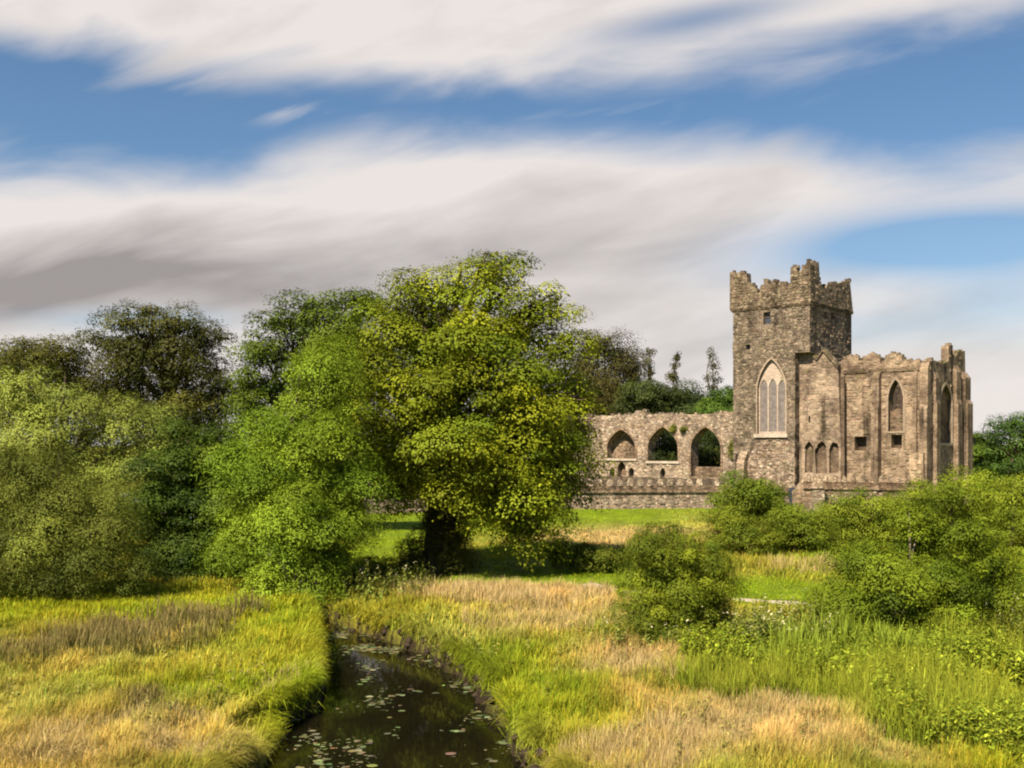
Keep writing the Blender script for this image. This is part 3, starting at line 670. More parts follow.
class MB:
    def __init__(self): self.v, self.f, self.c = [], [], []
    def add(self, vs, fs, col=(1, 1, 1)):
        b = len(self.v); self.v += [tuple(p) for p in vs]; self.f += [tuple(i+b for i in f) for f in fs]; self.c += [col]*len(vs)
    def build(self, name, mat, parent=None):
        me = bpy.data.meshes.new(name); me.from_pydata(self.v, [], self.f); me.update()
        a = me.attributes.new('col', 'FLOAT_COLOR', 'POINT')
        a.data.foreach_set('color', np.array([list(c)+[1] for c in self.c], dtype=np.float32).ravel())
        import bmesh
        bm = bmesh.new(); bm.from_mesh(me); bmesh.ops.recalc_face_normals(bm, faces=bm.faces); bm.to_mesh(me); bm.free()
        return link(name, me, mat, parent)

RR = random.Random(3)
def rough(pts, amp=.08, step=.45, close=True):
    out = []
    n = len(pts)
    for i in range(n if close else n-1):
        a, b = pts[i], pts[(i+1) % n]; L = math.hypot(b[0]-a[0], b[1]-a[1]); k = max(1, int(L/step))
        for j in range(k):
            f = j/k; jx = 0 if j == 0 else RR.uniform(-amp, amp); jz = 0 if j == 0 else RR.uniform(-amp, amp)
            out.append((a[0]+(b[0]-a[0])*f+jx, a[1]+(b[1]-a[1])*f+jz))
    return out

def inside(p, poly):
    x, y = p; c = False; n = len(poly)
    for i in range(n):
        x1, y1 = poly[i]; x2, y2 = poly[i-1]
        if (y1 > y) != (y2 > y) and x < (x2-x1)*(y-y1)/(y2-y1)+x1: c = not c
    return c

def wall(mb, pl, outline, holes=(), thick=1.0, dep0=0.0, col=(1, 1, 1), stones=0, swid=(.22, .5), shgt=(.12, .26), prot=(.015, .055), tint=.22):
    loops = [list(outline)]+[list(h) for h in holes]
    flat = [p for l in loops for p in l]
    tri = tessellate_polygon([[Vector((p[0], p[1], 0)) for p in l] for l in loops])
    n = len(flat)
    vs = [pl.pt(p[0], p[1], dep0) for p in flat]+[pl.pt(p[0], p[1], dep0+thick) for p in flat]
    fs = [tuple(t) for t in tri]+[tuple(i+n for i in reversed(t)) for t in tri]
    b = 0
    for l in loops:
        m_ = len(l)
        for i in range(m_):
            j = (i+1) % m_; fs.append((b+i, b+j, b+j+n, b+i+n))
        b += m_
    mb.add(vs, fs, col)
    if stones:
        xs = [p[0] for p in outline]; zs = [p[1] for p in outline]
        made = 0; tries = 0
        while made < stones and tries < stones*6:
            tries += 1
            a = RR.uniform(min(xs), max(xs)); z = RR.uniform(min(zs), max(zs)); w = RR.uniform(*swid)/2; h = RR.uniform(*shgt)/2
            z = round(z/.24)*.24+RR.uniform(-.03, .03)
            cs = [(a-w, z-h), (a+w, z-h), (a+w, z+h), (a-w, z+h)]
            if not all(inside(q, outline) for q in cs) or any(inside(q, hh) for hh in holes for q in cs+[(a, z)]): continue
            made += 1; pr = RR.uniform(*prot)
            jit = [(q[0]+RR.uniform(-.04, .04), q[1]+RR.uniform(-.03, .03)) for q in cs]
            inn = [(q[0]+(a-q[0])*.16, q[1]+(z-q[1])*.2) for q in jit]
            v8 = [pl.pt(q[0], q[1], dep0+.02) for q in jit]+[pl.pt(q[0], q[1], dep0-pr*RR.uniform(.7, 1.2)) for q in inn]
            k = 1+RR.uniform(-tint*1.3, tint*1.5); kc = tuple(c*k*(1+RR.uniform(-.06, .06)) for c in col)
            mb.add(v8, [(4, 5, 6, 7), (0, 1, 5, 4), (1, 2, 6, 5), (2, 3, 7, 6), (3, 0, 4, 7)], kc)

def head_stones(mb, pl, pts, n, thick=.7, dep0=0.0, col=(1, 1, 1)):
    for _ in range(n):
        i = RR.randrange(len(pts)-1); a, b = pts[i], pts[i+1]
        if abs(b[0]-a[0]) < .12: continue
        f = RR.random(); x = a[0]+(b[0]-a[0])*f; z = a[1]+(b[1]-a[1])*f; w = RR.uniform(.08, .22); h = RR.uniform(.06, .24); d0 = dep0+RR.uniform(0, thick*.5); d1 = d0+RR.uniform(.2, thick*.6)
        k = RR.uniform(.7, 1.25); j = lambda: RR.uniform(-.04, .04)
        q = [(x-w+j(), z-.08), (x+w+j(), z-.08), (x+w*.8+j(), z+h+j()), (x-w*.8+j(), z+h+j())]
        mb.add([pl.pt(p[0], p[1], d0) for p in q]+[pl.pt(p[0]+j(), p[1], d1) for p in q], [(0, 1, 2, 3), (4, 5, 6, 7), (0, 1, 5, 4), (1, 2, 6, 5), (2, 3, 7, 6), (3, 0, 4, 7)], tuple(c*k for c in col))

def pointed(x0, x1, zs, zspring, zapex, n=7, sill=True):
    """pointed-arch outline in plane coords, from the sill left, up over the apex, down right"""
    xm = (x0+x1)/2; hw = (x1-x0)/2; out = [(x0, zs), (x0, zspring)]
    for i in range(1, n):
        t = i/n; out.append((x0+hw*(1-math.cos(t*math.pi/2))**1.0*(.0+1), zspring+(zapex-zspring)*math.sin(t*math.pi/2)**.92) if False else (x0+hw*t**1.55, zspring+(zapex-zspring)*(1-(1-t)**1.25)))
    out.append((xm, zapex))
    for i in range(n-1, 0, -1):
        t = i/n; out.append((x1-hw*t**1.55, zspring+(zapex-zspring)*(1-(1-t)**1.25)))
    out += [(x1, zspring), (x1, zs)]
    return out
def pointed_px(pl, x0, x1, ysill, yspring, yapex, n=7):
    a0, _ = pl.at(x0, ysill); a1, _ = pl.at(x1, ysill); xm = (x0+x1)/2
    return pointed(a0, a1, pl.at(xm, ysill)[1], pl.at(xm, yspring)[1], pl.at(xm, yapex)[1], n)
def rect_px(pl, x0, y0, x1, y1):
    xm = (x0+x1)/2; a0, _ = pl.at(x0, y0); a1, _ = pl.at(x1, y0); z0 = pl.at(xm, y1)[1]; z1 = pl.at(xm, y0)[1]
    return [(a0, z0), (a0, z1), (a1, z1), (a1, z0)]
def band(outer, inner):
    """a ring as outline+hole"""
    return outer, [inner]
def scale_poly(p, k, cx=None, cz=None):
    cx = sum(q[0] for q in p)/len(p) if cx is None else cx; cz = sum(q[1] for q in p)/len(p) if cz is None else cz
    return [(cx+(q[0]-cx)*k, cz+(q[1]-cz)*k) for q in p]
def offset_poly(p, d):
    n = len(p); cx = sum(q[0] for q in p)/n; out = []
    area = sum(p[i][0]*p[(i+1) % n][1]-p[(i+1) % n][0]*p[i][1] for i in range(n))
    sg = 1 if area > 0 else -1
    for i in range(n):
        a, b, c = p[i-1], p[i], p[(i+1) % n]
        n1 = np.array([b[1]-a[1], a[0]-b[0]]); n2 = np.array([c[1]-b[1], b[0]-c[0]])
        n1 = n1/max(np.linalg.norm(n1), 1e-6); n2 = n2/max(np.linalg.norm(n2), 1e-6); nn = n1+n2; L = np.linalg.norm(nn); nn = nn/max(L, 1e-6)
        k = d/max(.5, np.dot(nn, n1)); out.append((b[0]+sg*nn[0]*k, b[1]+sg*nn[1]*k))
    return out

GZ0 = -.6                                  # masonry starts below the turf
abbey = empty('ruined_abbey', tuple(ABO), 'roofless stone abbey ruin with battlemented tower, arcaded wall and chapel', 'ruin')
PF = Plane('u', 0.0); PR = Plane('v', 0.0)

# --- tower: front and right faces traced from sight, left and back closed behind them
SW = PF.at(733, 352)[0]; TR = PR.at(851.5, 311)[0]
zstr = PF.at(808, 304)[1]; zlow = PF.at(806, 352)[1]
tow = MB()
slit1 = rect_px(PF, 763.4, 312, 770.4, 324); slit2 = rect_px(PF, 745.8, 344.6, 750.4, 349.2)
win = pointed_px(PF, 757.6, 785.4, 433.5, 387, 359, 9)
s1 = PF.at(795, 400)[0]; SW2 = PF.at(735.5, 400)[0]
front = [(SW, zstr), (SW, zlow+.0), (SW2, zlow-.15), (SW2+.05, zlow-3), (SW2-.02, 4), (SW2+.1, GZ0), (s1, GZ0), (s1, zlow), (0.0, zlow), (0.0, zstr)]
wall(tow, PF, rough(front, .05), [slit1, slit2, win], 1.25, 0, (1, 1, 1), 420, tint=.2)
# right face above the roof scar
rl = PR.poly([(810.2, 355), (817, 359.4), (823.5, 350.6), (831, 359), (838, 368)])
right = [(0.002, zstr), (0.002, zlow), (TR, zlow-1.0), (TR, zstr)]
rh1 = rect_px(PR, 824.5, 312, 827.5, 319); rh2 = rect_px(PR, 831, 313, 835, 319)
wall(tow, PR, right, [rh1, rh2], 1.25, 0, (1.4, 1.35, 1.28), 200)  # stone tinted lighter here, painting in light this turned-away side lacks
# left and back faces
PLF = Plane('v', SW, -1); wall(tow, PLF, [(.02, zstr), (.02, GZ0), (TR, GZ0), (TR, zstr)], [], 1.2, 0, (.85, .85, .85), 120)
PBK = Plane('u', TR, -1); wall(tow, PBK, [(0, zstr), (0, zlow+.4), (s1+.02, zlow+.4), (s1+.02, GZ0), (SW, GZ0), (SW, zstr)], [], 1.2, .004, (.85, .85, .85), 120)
tower = tow.build('tower', M_brown, abbey)

# string course around the top
mb = MB()
def course(pl, a0, a1, z, h=.22, out=.14, col=(.75, .72, .66), dep=.25):
    q = [pl.pt(a0, z+h, -out), pl.pt(a1, z+h, -out), pl.pt(a1, z, -out*.5), pl.pt(a0, z, -out*.5), pl.pt(a0, z+h, dep), pl.pt(a1, z+h, dep), pl.pt(a1, z, dep), pl.pt(a0, z, dep)]
    mb.add(q, [(0, 1, 2, 3), (4, 5, 6, 7), (0, 1, 5, 4), (2, 3, 7, 6), (0, 3, 7, 4), (1, 2, 6, 5)], col)
course(PF, -.14, SW+.14, zstr-.06); course(PR, .004, TR+.14, zstr-.06)
course(PLF, .1, TR+.14, zstr-.06); course(PBK, .1, SW-.1, zstr-.06)
mb.build('string_course', M_brown, tower)
# parapets
zt = zstr+.10
fp = PF.poly([(730.2, 272.5), (734.6, 272), (735.6, 275.5), (739, 274.6), (740.5, 272.5), (747, 273), (747.6, 282), (752, 286), (757, 289), (757.7, 294.5), (760, 294), (760.4, 288), (764, 286), (764.5, 280), (766.5, 278.6), (768, 280), (769, 286), (771.8, 285), (772.7, 281.5), (775.7, 281.6), (776.6, 287), (778.6, 283), (782.5, 282.8), (785.4, 286), (790.5, 285), (791, 267), (795.8, 267.2), (798.5, 273), (803, 272.5), (803.6, 268.5), (806, 265), (807.3, 260.2), (809.6, 263.7)])
mb = MB(); ow = PF.at(730.2, 300)[0]
wall(mb, PF, [(ow, zt)]+rough([p for p in fp], .05, .4, False)+[(-.1, fp[-1][1]), (-.1, zt)], [], .75, -.08, (1.0, .98, .92), 160)
head_stones(mb, PF, fp, 70, .7, -.08)
parapet = mb.build('front_parapet', M_brown, tower)
rp = PR.poly([(811, 264.5), (813.8, 264.8), (814.7, 262.7), (818, 264), (819.2, 282), (822, 288), (825.5, 288), (826.4, 285), (837, 283.6), (849, 281), (852.3, 280.3)])
mb = MB(); wall(mb, PR, [(-.07, zt)]+[(-.07, rp[0][1])]+rough(rp, .05, .4, False)+[(rp[-1][0], zt)], [], .75, -.085, (1.35, 1.3, 1.24), 90)  # same lighter tint, light put into the stone of the dim side
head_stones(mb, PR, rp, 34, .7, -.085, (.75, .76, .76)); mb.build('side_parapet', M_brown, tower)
mb = MB()
def jag(a0, a1, z0, hs):
    n = len(hs); out = [(a0, z0)]
    for i, h in enumerate(hs):
        out += [(a0+(a1-a0)*(i+.03)/n, z0+h), (a0+(a1-a0)*(i+.97)/n, z0+h)]
    return out+[(a1, z0)]
wall(mb, PLF, rough(jag(.1, TR+.05, zt, [2.6, 2.4, 1.2, 1.6, 1.0, 1.7, 1.1, 2.3]), .06, .4), [], .7, -.07, (.9, .9, .9), 30)
mb.build('far_parapet', M_brown, tower)
mb = MB(); wall(mb, PBK, rough(jag(.1, SW-.1, zt, [2.2, 2.0, 1.2, 1.6, 1.3, 1.7, 1.2, 2.2]), .06, .4), [], .7, -.07, (.9, .9, .9), 30)
mb.build('rear_parapet', M_brown, tower)
mb = MB(); mb.add([PF.pt(.3, zstr-.5, .3), PF.pt(SW-.3, zstr-.5, .3), PF.pt(SW-.3, zstr-.5, TR-.3), PF.pt(.3, zstr-.5, TR-.3), PF.pt(.3, zstr-.8, .3), PF.pt(SW-.3, zstr-.8, .3), PF.pt(SW-.3, zstr-.8, TR-.3), PF.pt(.3, zstr-.8, TR-.3)],
   [(0, 1, 2, 3), (4, 5, 6, 7), (0, 1, 5, 4), (1, 2, 6, 5), (2, 3, 7, 6), (3, 0, 4, 7)]); mb.build('tower_floor', M_dark, tower)
for i, sl in enumerate((slit1, slit2)):
    mb = MB(); wall(mb, PF, scale_poly(sl, 1.0), [], .06, .34); mb.build('slit_window', M_slit, tower)
# pale quoins up the corners
mb = MB(); z = 0.0
while z < zstr-.6:
    h = RR.uniform(.28, .42); L = RR.choice((.35, .62))
    for pl, a, sg in ((PF, s1 if z < zlow else 0.0, 1),):
        a0, a1 = a-.025, a+L*RR.uniform(.85, 1.1)
        k = RR.uniform(.42, .85)
    if RR.random() < .3:
        z += h; continue
        q = [(a0, z), (a1, z), (a1, z+h-.04), (a0, z+h-.04)]
        mb.add([pl.pt(*p, -.05) for p in q]+[pl.pt(*p, .35) for p in q], [(0, 1, 2, 3), (0, 1, 5, 4), (1, 2, 6, 5), (2, 3, 7, 6), (3, 0, 4, 7), (4, 5, 6, 7)], (k, k*.98, k*.85))
    z += h
mb.build('quoin', M_dress, tower)

# --- the traceried window in the tower's foot
mb = MB(); wall(mb, PF, offset_poly(win, .13), [offset_poly(win, .0)], .42, -.05, (.78, .72, .66)); wframe = mb.build('window_frame', M_dress, tower)
cxw = sum(p[0] for p in win)/len(win)
lights = []
for x0, x1, ya in ((758.9, 766.3, 379.5), (767.7, 775.6, 378.5), (777.0, 784.2, 379.5)):
    lights.append(pointed_px(PF, x0, x1, 431.5, 386.5, ya, 5))
mb = MB(); wall(mb, PF, offset_poly(win, .03), lights, .16, .22, (.95, .9, .88)); mb.build('tracery', M_dress, wframe)
for L in lights:
    mb = MB(); wall(mb, PF, offset_poly(L, .04), [], .03, .30); g = mb.build('glass_pane', M_glass, wframe)
    for f in (.28, .55, .8):
        pass
mb = MB(); a0, z0 = PF.at(754.5, 436); a1, z1 = PF.at(788, 433.3)
q = [(a0, z1-.34), (a1, z1-.34), (a1, z1-.03), (a0, z1-.03)]
mb.add([PF.pt(*p, -.16) for p in q]+[PF.pt(*p, .5) for p in q], [(0, 1, 2, 3), (0, 1, 5, 4), (1, 2, 6, 5), (2, 3, 7, 6), (3, 0, 4, 7), (4, 5, 6, 7)]); mb.build('window_sill', M_dress, wframe)

# pinker masonry of the tower foot below the window: battered plinth
mb = MB(); plz = PF.at(770, 438)[1]
wall(mb, PF, rough([(SW2-1.2, GZ0), (SW2-1.2, plz-2.2), (SW2-2.0, plz-.4), (s1-.03, plz-.2), (s1-.03, GZ0)], .06), [], .3, -.13, (.95, .93, .92), 170)
mb.build('foot_band', M_pink, tower)
# stump buttress and drain line
mb = MB(); b0, b1 = PF.at(741, 470)[0], PF.at(748.5, 470)[0]; zb = PF.at(745, 451)[1]
q = [(b0, GZ0, -.9), (b1, GZ0, -.9), (b1, zb-1.0, -.8), (b0, zb-1.0, -.8), (b1, zb, -.1), (b0, zb, -.1), (b0, GZ0, .1), (b1, GZ0, .1)]
mb.add([PF.pt(a, z, d) for a, z, d in q], [(0, 1, 2, 3), (3, 2, 4, 5), (0, 3, 5, 6), (1, 2, 4, 7), (0, 1, 7, 6)], (1, .97, .92)); mb.build('buttress', M_pink, tower)
mb = MB(); a0 = PF.at(737, 470)[0]
q = [(a0-.07, 0), (a0+.07, 0), (a0+.07, 4.2), (a0-.07, 4.2)]
mb.add([PF.pt(*p, -.16) for p in q]+[PF.pt(*p, -.02) for p in q], [(0, 1, 2, 3), (0, 1, 5, 4), (1, 2, 6, 5), (2, 3, 7, 6), (3, 0, 4, 7)], (.5, .42, .36)); mb.build('drain_pipe', M_dark, tower)

# --- arcaded nave wall running left from the tower
PN = Plane('u', .5)
A1 = pointed_px(PN, 607.3, 635.2, 458.3, 446, 429.5); A2 = pointed_px(PN, 648, 677.9, 461, 446, 427); A3 = pointed_px(PN, 691, 720.7, 477, 446, 427)
n1 = pointed_px(PN, 609.6, 614.8, 478, 471, 467.4, 4); n2 = pointed_px(PN, 617.6, 625.6, 479, 468, 461, 4); n3 = pointed_px(PN, 628.6, 634, 478, 471, 467.4, 4); n4 = pointed_px(PN, 660.2, 665.3, 480, 472, 467.6, 4)
top = PN.poly([(560, 420), (575, 417.5), (589.5, 416), (610, 415.4), (631.5, 414.6), (635, 412.6), (641, 411.2), (645, 414), (665, 414.4), (685, 414.2), (713, 413.6), (726, 412.8), (731, 409)])
sl_, sr_ = PN.at(470, 430)[0], SW2-.6
zt_l = top[0][1]
mb = MB()
wall(mb, PN, [(sl_, GZ0), (sl_, zt_l-1.2), (sl_-3, zt_l-.3)]+rough(top, .07, .5, False)+[(sr_, top[-1][1]), (sr_, GZ0)], [A1, A2, A3, n1, n2, n3, n4], 1.25, 0, (1, 1, 1), 800, tint=.15)
head_stones(mb, PN, top, 40, 1.1, 0)
nave = mb.build('arcade_wall', M_pink, abbey)
mb = MB(); wall(mb, PN, rough([(SW2+.7, GZ0), (SW2+.7, 1.95), (sl_-.5, 2.0), (sl_-.5, GZ0)], .04), [], .3, -.12, (.9, .85, .8), 60); mb.build('foot_band', M_dark, nave)  # added dark band: paints the shade seen between the boundary wall's merlons
for A in (A1, A2, A3):
    mb = MB(); wall(mb, PN, offset_poly(A, .20), [offset_poly(A, -.002)], .35, -.05, (.8, .74, .68)); mb.build('arch_moulding', M_pink, nave)
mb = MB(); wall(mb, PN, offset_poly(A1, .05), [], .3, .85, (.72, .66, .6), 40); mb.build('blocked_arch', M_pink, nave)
zz = PN.at(706, 467)[1]
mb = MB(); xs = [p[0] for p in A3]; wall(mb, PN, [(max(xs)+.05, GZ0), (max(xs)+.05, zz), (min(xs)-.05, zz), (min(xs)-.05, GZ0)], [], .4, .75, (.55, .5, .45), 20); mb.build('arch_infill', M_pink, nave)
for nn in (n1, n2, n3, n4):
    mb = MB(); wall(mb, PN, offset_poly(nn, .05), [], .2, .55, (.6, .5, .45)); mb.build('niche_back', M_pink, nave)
for A, y in ((A1, 458.3), (A2, 461)):
    mb = MB(); xs = [p[0] for p in A]; z = A[0][1]; q = [(max(xs)+.2, z-.22), (min(xs)-.2, z-.22), (min(xs)-.2, z-.02), (max(xs)+.2, z-.02)]
    mb.add([PN.pt(*p, -.12) for p in q]+[PN.pt(*p, .8) for p in q], [(0, 1, 2, 3), (0, 1, 5, 4), (1, 2, 6, 5), (2, 3, 7, 6), (3, 0, 4, 7), (4, 5, 6, 7)]); mb.build('arch_sill', M_dress, nave)

# --- transept wall under the roof scar (plastered, stained), set back beside the tower
PS = Plane('v', s1)
mb = MB(); wall(mb, PS, [(1.27, GZ0), (1.27, zlow-.004), (TR-.02, zlow-1.0), (TR-.02, GZ0)], [], .8, .004, (.7, .68, .65), 30); mb.build('inner_wall', M_grey, tower)
TE = 1.3
PS = Plane('u', .8)
gab = [(811, 354.5), (817, 359.4), (823.5, 350.6), (831, 359), (838, 368), (843.5, 369)]
gp_ = PS.poly(gab); nx0 = gp_[-1][0]
na = [pointed_px(PS, x0, x1, 473, yb, 441.5, 5) for x0, x1, yb in ((804.6, 813.4, 450), (815.2, 827, 451), (829, 839.2, 449))]
na = [[(p[0]+RR.uniform(-.07, .07), p[1]+RR.uniform(-.08, .08)) for p in q] for q in na]
nb = [rect_px(PS, 808.5, 416, 810.3, 424)]
mb = MB(); wall(mb, PS, [(s1-.003, GZ0), (s1-.003, zlow-.02), (.05, zlow-.02)]+rough(gp_, .04, .5, False)+[(nx0, GZ0)], na+nb, .9, 0, (1, .97, .94), 210, (.25, .6), (.14, .28), (.005, .04))
tr = mb.build('transept_wall', M_grey, abbey)
for q_ in na:
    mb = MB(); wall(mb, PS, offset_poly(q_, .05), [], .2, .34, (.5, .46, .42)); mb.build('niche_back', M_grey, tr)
mb = MB(); pts = PS.poly([(809.5, 354), (817, 358.5), (823.5, 349.8), (831, 358), (838.5, 367)])
for a, b in zip(pts[:-1], pts[1:]):
    q = [PS.pt(a[0], a[1]+.10, -.16), PS.pt(b[0], b[1]+.10, -.16), PS.pt(b[0], b[1]-.14, -.16), PS.pt(a[0], a[1]-.14, -.16), PS.pt(a[0], a[1]+.2, .5), PS.pt(b[0], b[1]+.2, .5), PS.pt(b[0], b[1]-.16, .5), PS.pt(a[0], a[1]-.16, .5)]
    mb.add(q, [(0, 1, 2, 3), (4, 5, 6, 7), (0, 1, 5, 4), (2, 3, 7, 6), (0, 3, 7, 4), (1, 2, 6, 5)], (.8, .78, .72))
mb.build('roof_scar', M_brown, tr)
t0 = PS.at(843, 420)[0]
mb = MB(); w = .16; q = [(t0-w, GZ0), (t0+w, GZ0), (t0+w*.9, 10.6), (t0-w*.9, 10.6)]
mb.add([PS.pt(*p, -.10) for p in q]+[PS.pt(*p, .1) for p in q], [(0, 1, 2, 3), (0, 1, 5, 4), (1, 2, 6, 5), (2, 3, 7, 6), (3, 0, 4, 7)], (.5, .46, .43)); mb.build('wall_shaft', M_grey, tr)

# --- chapel: the wall facing us and the end wall on the right
PC = Plane('u', TE)
sc0, sc1 = PC.at(838, 420)[0], PC.at(930, 420)[0]
ctop = PC.poly([(838, 364), (841, 361.5), (849, 355.7), (858.6, 357.5), (859, 364), (863, 364), (863.4, 357.6), (869.3, 354.5), (874, 355), (879.6, 357), (880.2, 363.2), (884.4, 363), (884.8, 357), (889.6, 353.4), (895.6, 353.8), (896.5, 356), (901.5, 356), (902, 360.5), (913.4, 360), (918, 362.4), (925.3, 361.7), (930, 360)])
cwin = pointed_px(PC, 888.4, 903.2, 431, 398, 379.5, 7); sq1 = rect_px(PC, 854.5, 436.5, 866.5, 450.5); sq2 = rect_px(PC, 891, 434.5, 902, 448)
mb = MB(); wall(mb, PC, [(sc0, GZ0), (sc0, ctop[0][1])]+rough(ctop, .05, .5, False)+[(sc1, GZ0)], [cwin, sq1, sq2], 1.0, 0, (1, .95, .88), 430)
head_stones(mb, PC, ctop, 70, .9, 0, (1, .95, .88))
chapel = mb.build('chapel_wall', M_grey, abbey)
mb = MB(); wall(mb, PC, offset_poly(cwin, .16), [cwin], .3, -.05, (.66, .6, .54)); mb.build('arch_moulding', M_dress, chapel)
zc = PC.at(896, 408)[1]; xs = [p[0] for p in cwin]
mb = MB(); wall(mb, PC, rough([(max(xs)+.06, cwin[0][1]-.05), (max(xs)+.06, zc-.3), ((max(xs)+min(xs))/2, zc), (min(xs)-.06, zc-.1), (min(xs)-.06, cwin[0][1]-.05)], .04), [], .35, .45, (.55, .5, .45), 14); mb.build('window_infill', M_grey, chapel)
mb = MB()
for y in (368.3,):
    a0, z0 = PC.at(844, 372); a1, z1 = PC.at(926, 369.5); course(PC, a0, sc1-.1, (z0+z1)/2-.1, .26, .16, (.85, .8, .72))
mb.build('string_course', M_grey, chapel)
for x0, x1, y0, o_ in ((874.8, 881.5, 372, .55), (913.5, 917.5, 371.5, .18), (922.5, 930.6, 362.5, .6)):
    mb = MB(); a0, a1 = PC.at(x0, 430)[0], PC.at(x1, 430)[0]; zt2 = PC.at((x0+x1)/2, y0)[1]; zm = PC.at(x0, 405)[1]
    pr = [(GZ0, o_*1.35), (zm-.3, o_*1.35), (zm, o_), (zt2-.5, o_), (zt2, o_*.35)]
    vs = []
    for z, e in pr: vs += [PC.pt(a0, z, -e), PC.pt(a1, z, -e), PC.pt(a1, z, .2), PC.pt(a0, z, .2)]
    fs = []
    for i in range(len(pr)-1): fs += [(4*i+j, 4*i+(j+1) % 4, 4*i+4+(j+1) % 4, 4*i+4+j) for j in range(4)]
    k = 4*(len(pr)-1); fs.append((k, k+1, k+2, k+3)); mb.add(vs, fs, (.85, .8, .74)); mb.build('buttress', M_grey, chapel)
for sq in (sq1, sq2):
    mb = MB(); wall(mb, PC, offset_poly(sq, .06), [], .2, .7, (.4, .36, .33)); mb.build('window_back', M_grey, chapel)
# pale stub wall in front
PK = Plane('u', TE-1.2)
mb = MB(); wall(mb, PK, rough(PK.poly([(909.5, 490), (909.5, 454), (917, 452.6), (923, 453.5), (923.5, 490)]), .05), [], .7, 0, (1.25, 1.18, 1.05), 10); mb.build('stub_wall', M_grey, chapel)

PE = Plane('v', sc1)
et = PE.poly([(929.5, 360.5), (931, 360.3), (936, 360.8), (944, 363.5), (948.6, 361), (948.8, 345.3), (952.8, 345), (953, 357.5), (955, 358), (957.5, 353), (960, 350.2), (962.5, 351.4), (965, 350.8), (965.4, 376), (966.2, 380), (967, 400)])
_old = PE.poly([(929.5, 360.5), (931, 360.3), (936, 360.8), (944, 363.5), (945.6, 359), (945.4, 345.3), (952.8, 345), (953, 357.5), (955, 358), (957.5, 353), (961, 350.2), (963.5, 351.4), (969, 350.8), (969.6, 376), (970.8, 380), (971.8, 400)])
ewin = pointed_px(PE, 939.8, 951.6, 443, 402, 384.5, 7)
t_end = et[-1][0]
mb = MB(); wall(mb, PE, [(TE+.01, GZ0), (TE+.01, et[0][1])]+rough(et[1:], .04, .5, False)+[(t_end, GZ0)], [ewin], .6, 0, (.92, .88, .82), 190)
head_stones(mb, PE, et, 24, .5, 0, (.92, .88, .82))
endw = mb.build('chapel_end_wall', M_grey, abbey)
mb = MB(); wall(mb, PE, offset_poly(ewin, .2), [ewin], .3, -.06, (.85, .8, .74)); mb.build('arch_moulding', M_dress, endw)
ze = PE.at(947, 409)[1]; xs = [p[0] for p in ewin]; w0, w1 = min(xs), max(xs)
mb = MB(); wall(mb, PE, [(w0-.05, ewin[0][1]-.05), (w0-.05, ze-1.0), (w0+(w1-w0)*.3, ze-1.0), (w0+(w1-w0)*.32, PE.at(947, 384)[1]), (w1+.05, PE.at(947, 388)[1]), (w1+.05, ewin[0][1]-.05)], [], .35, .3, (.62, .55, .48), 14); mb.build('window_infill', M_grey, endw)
for x0, x1, y0, o_ in ((933, 936.5, 372, .22), (953, 957.5, 366, .3), (959.5, 964.5, 372, .5)):
    mb = MB(); a0, a1 = PE.at(x0, 430)[0], PE.at(x1, 430)[0]; zt2 = PE.at((x0+x1)/2, y0)[1]; zm = PE.at(x0, 400)[1]
    pr = [(GZ0, o_*1.35), (zm-.3, o_*1.35), (zm, o_), (zt2-.5, o_), (zt2, o_*.3)]
    vs = []
    for z, e in pr: vs += [PE.pt(a0, z, -e), PE.pt(a1, z, -e), PE.pt(a1, z, .2), PE.pt(a0, z, .2)]
    fs = []
    for i in range(len(pr)-1): fs += [(4*i+j, 4*i+(j+1) % 4, 4*i+4+(j+1) % 4, 4*i+4+j) for j in range(4)]
    k = 4*(len(pr)-1); fs.append((k, k+1, k+2, k+3)); mb.add(vs, fs, (.9, .85, .78)); mb.build('buttress', M_grey, endw)
# far walls of the chapel
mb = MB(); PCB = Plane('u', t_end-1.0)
wall(mb, PCB, rough([(sc1+1.02, GZ0), (sc1+1.02, 11.6), (sc1+3, 11.4), (nx0, 11.6), (nx0, GZ0)], .1), [], .9, 0, (.6, .56, .52), 60); mb.build('chapel_far_wall', M_dark, abbey)

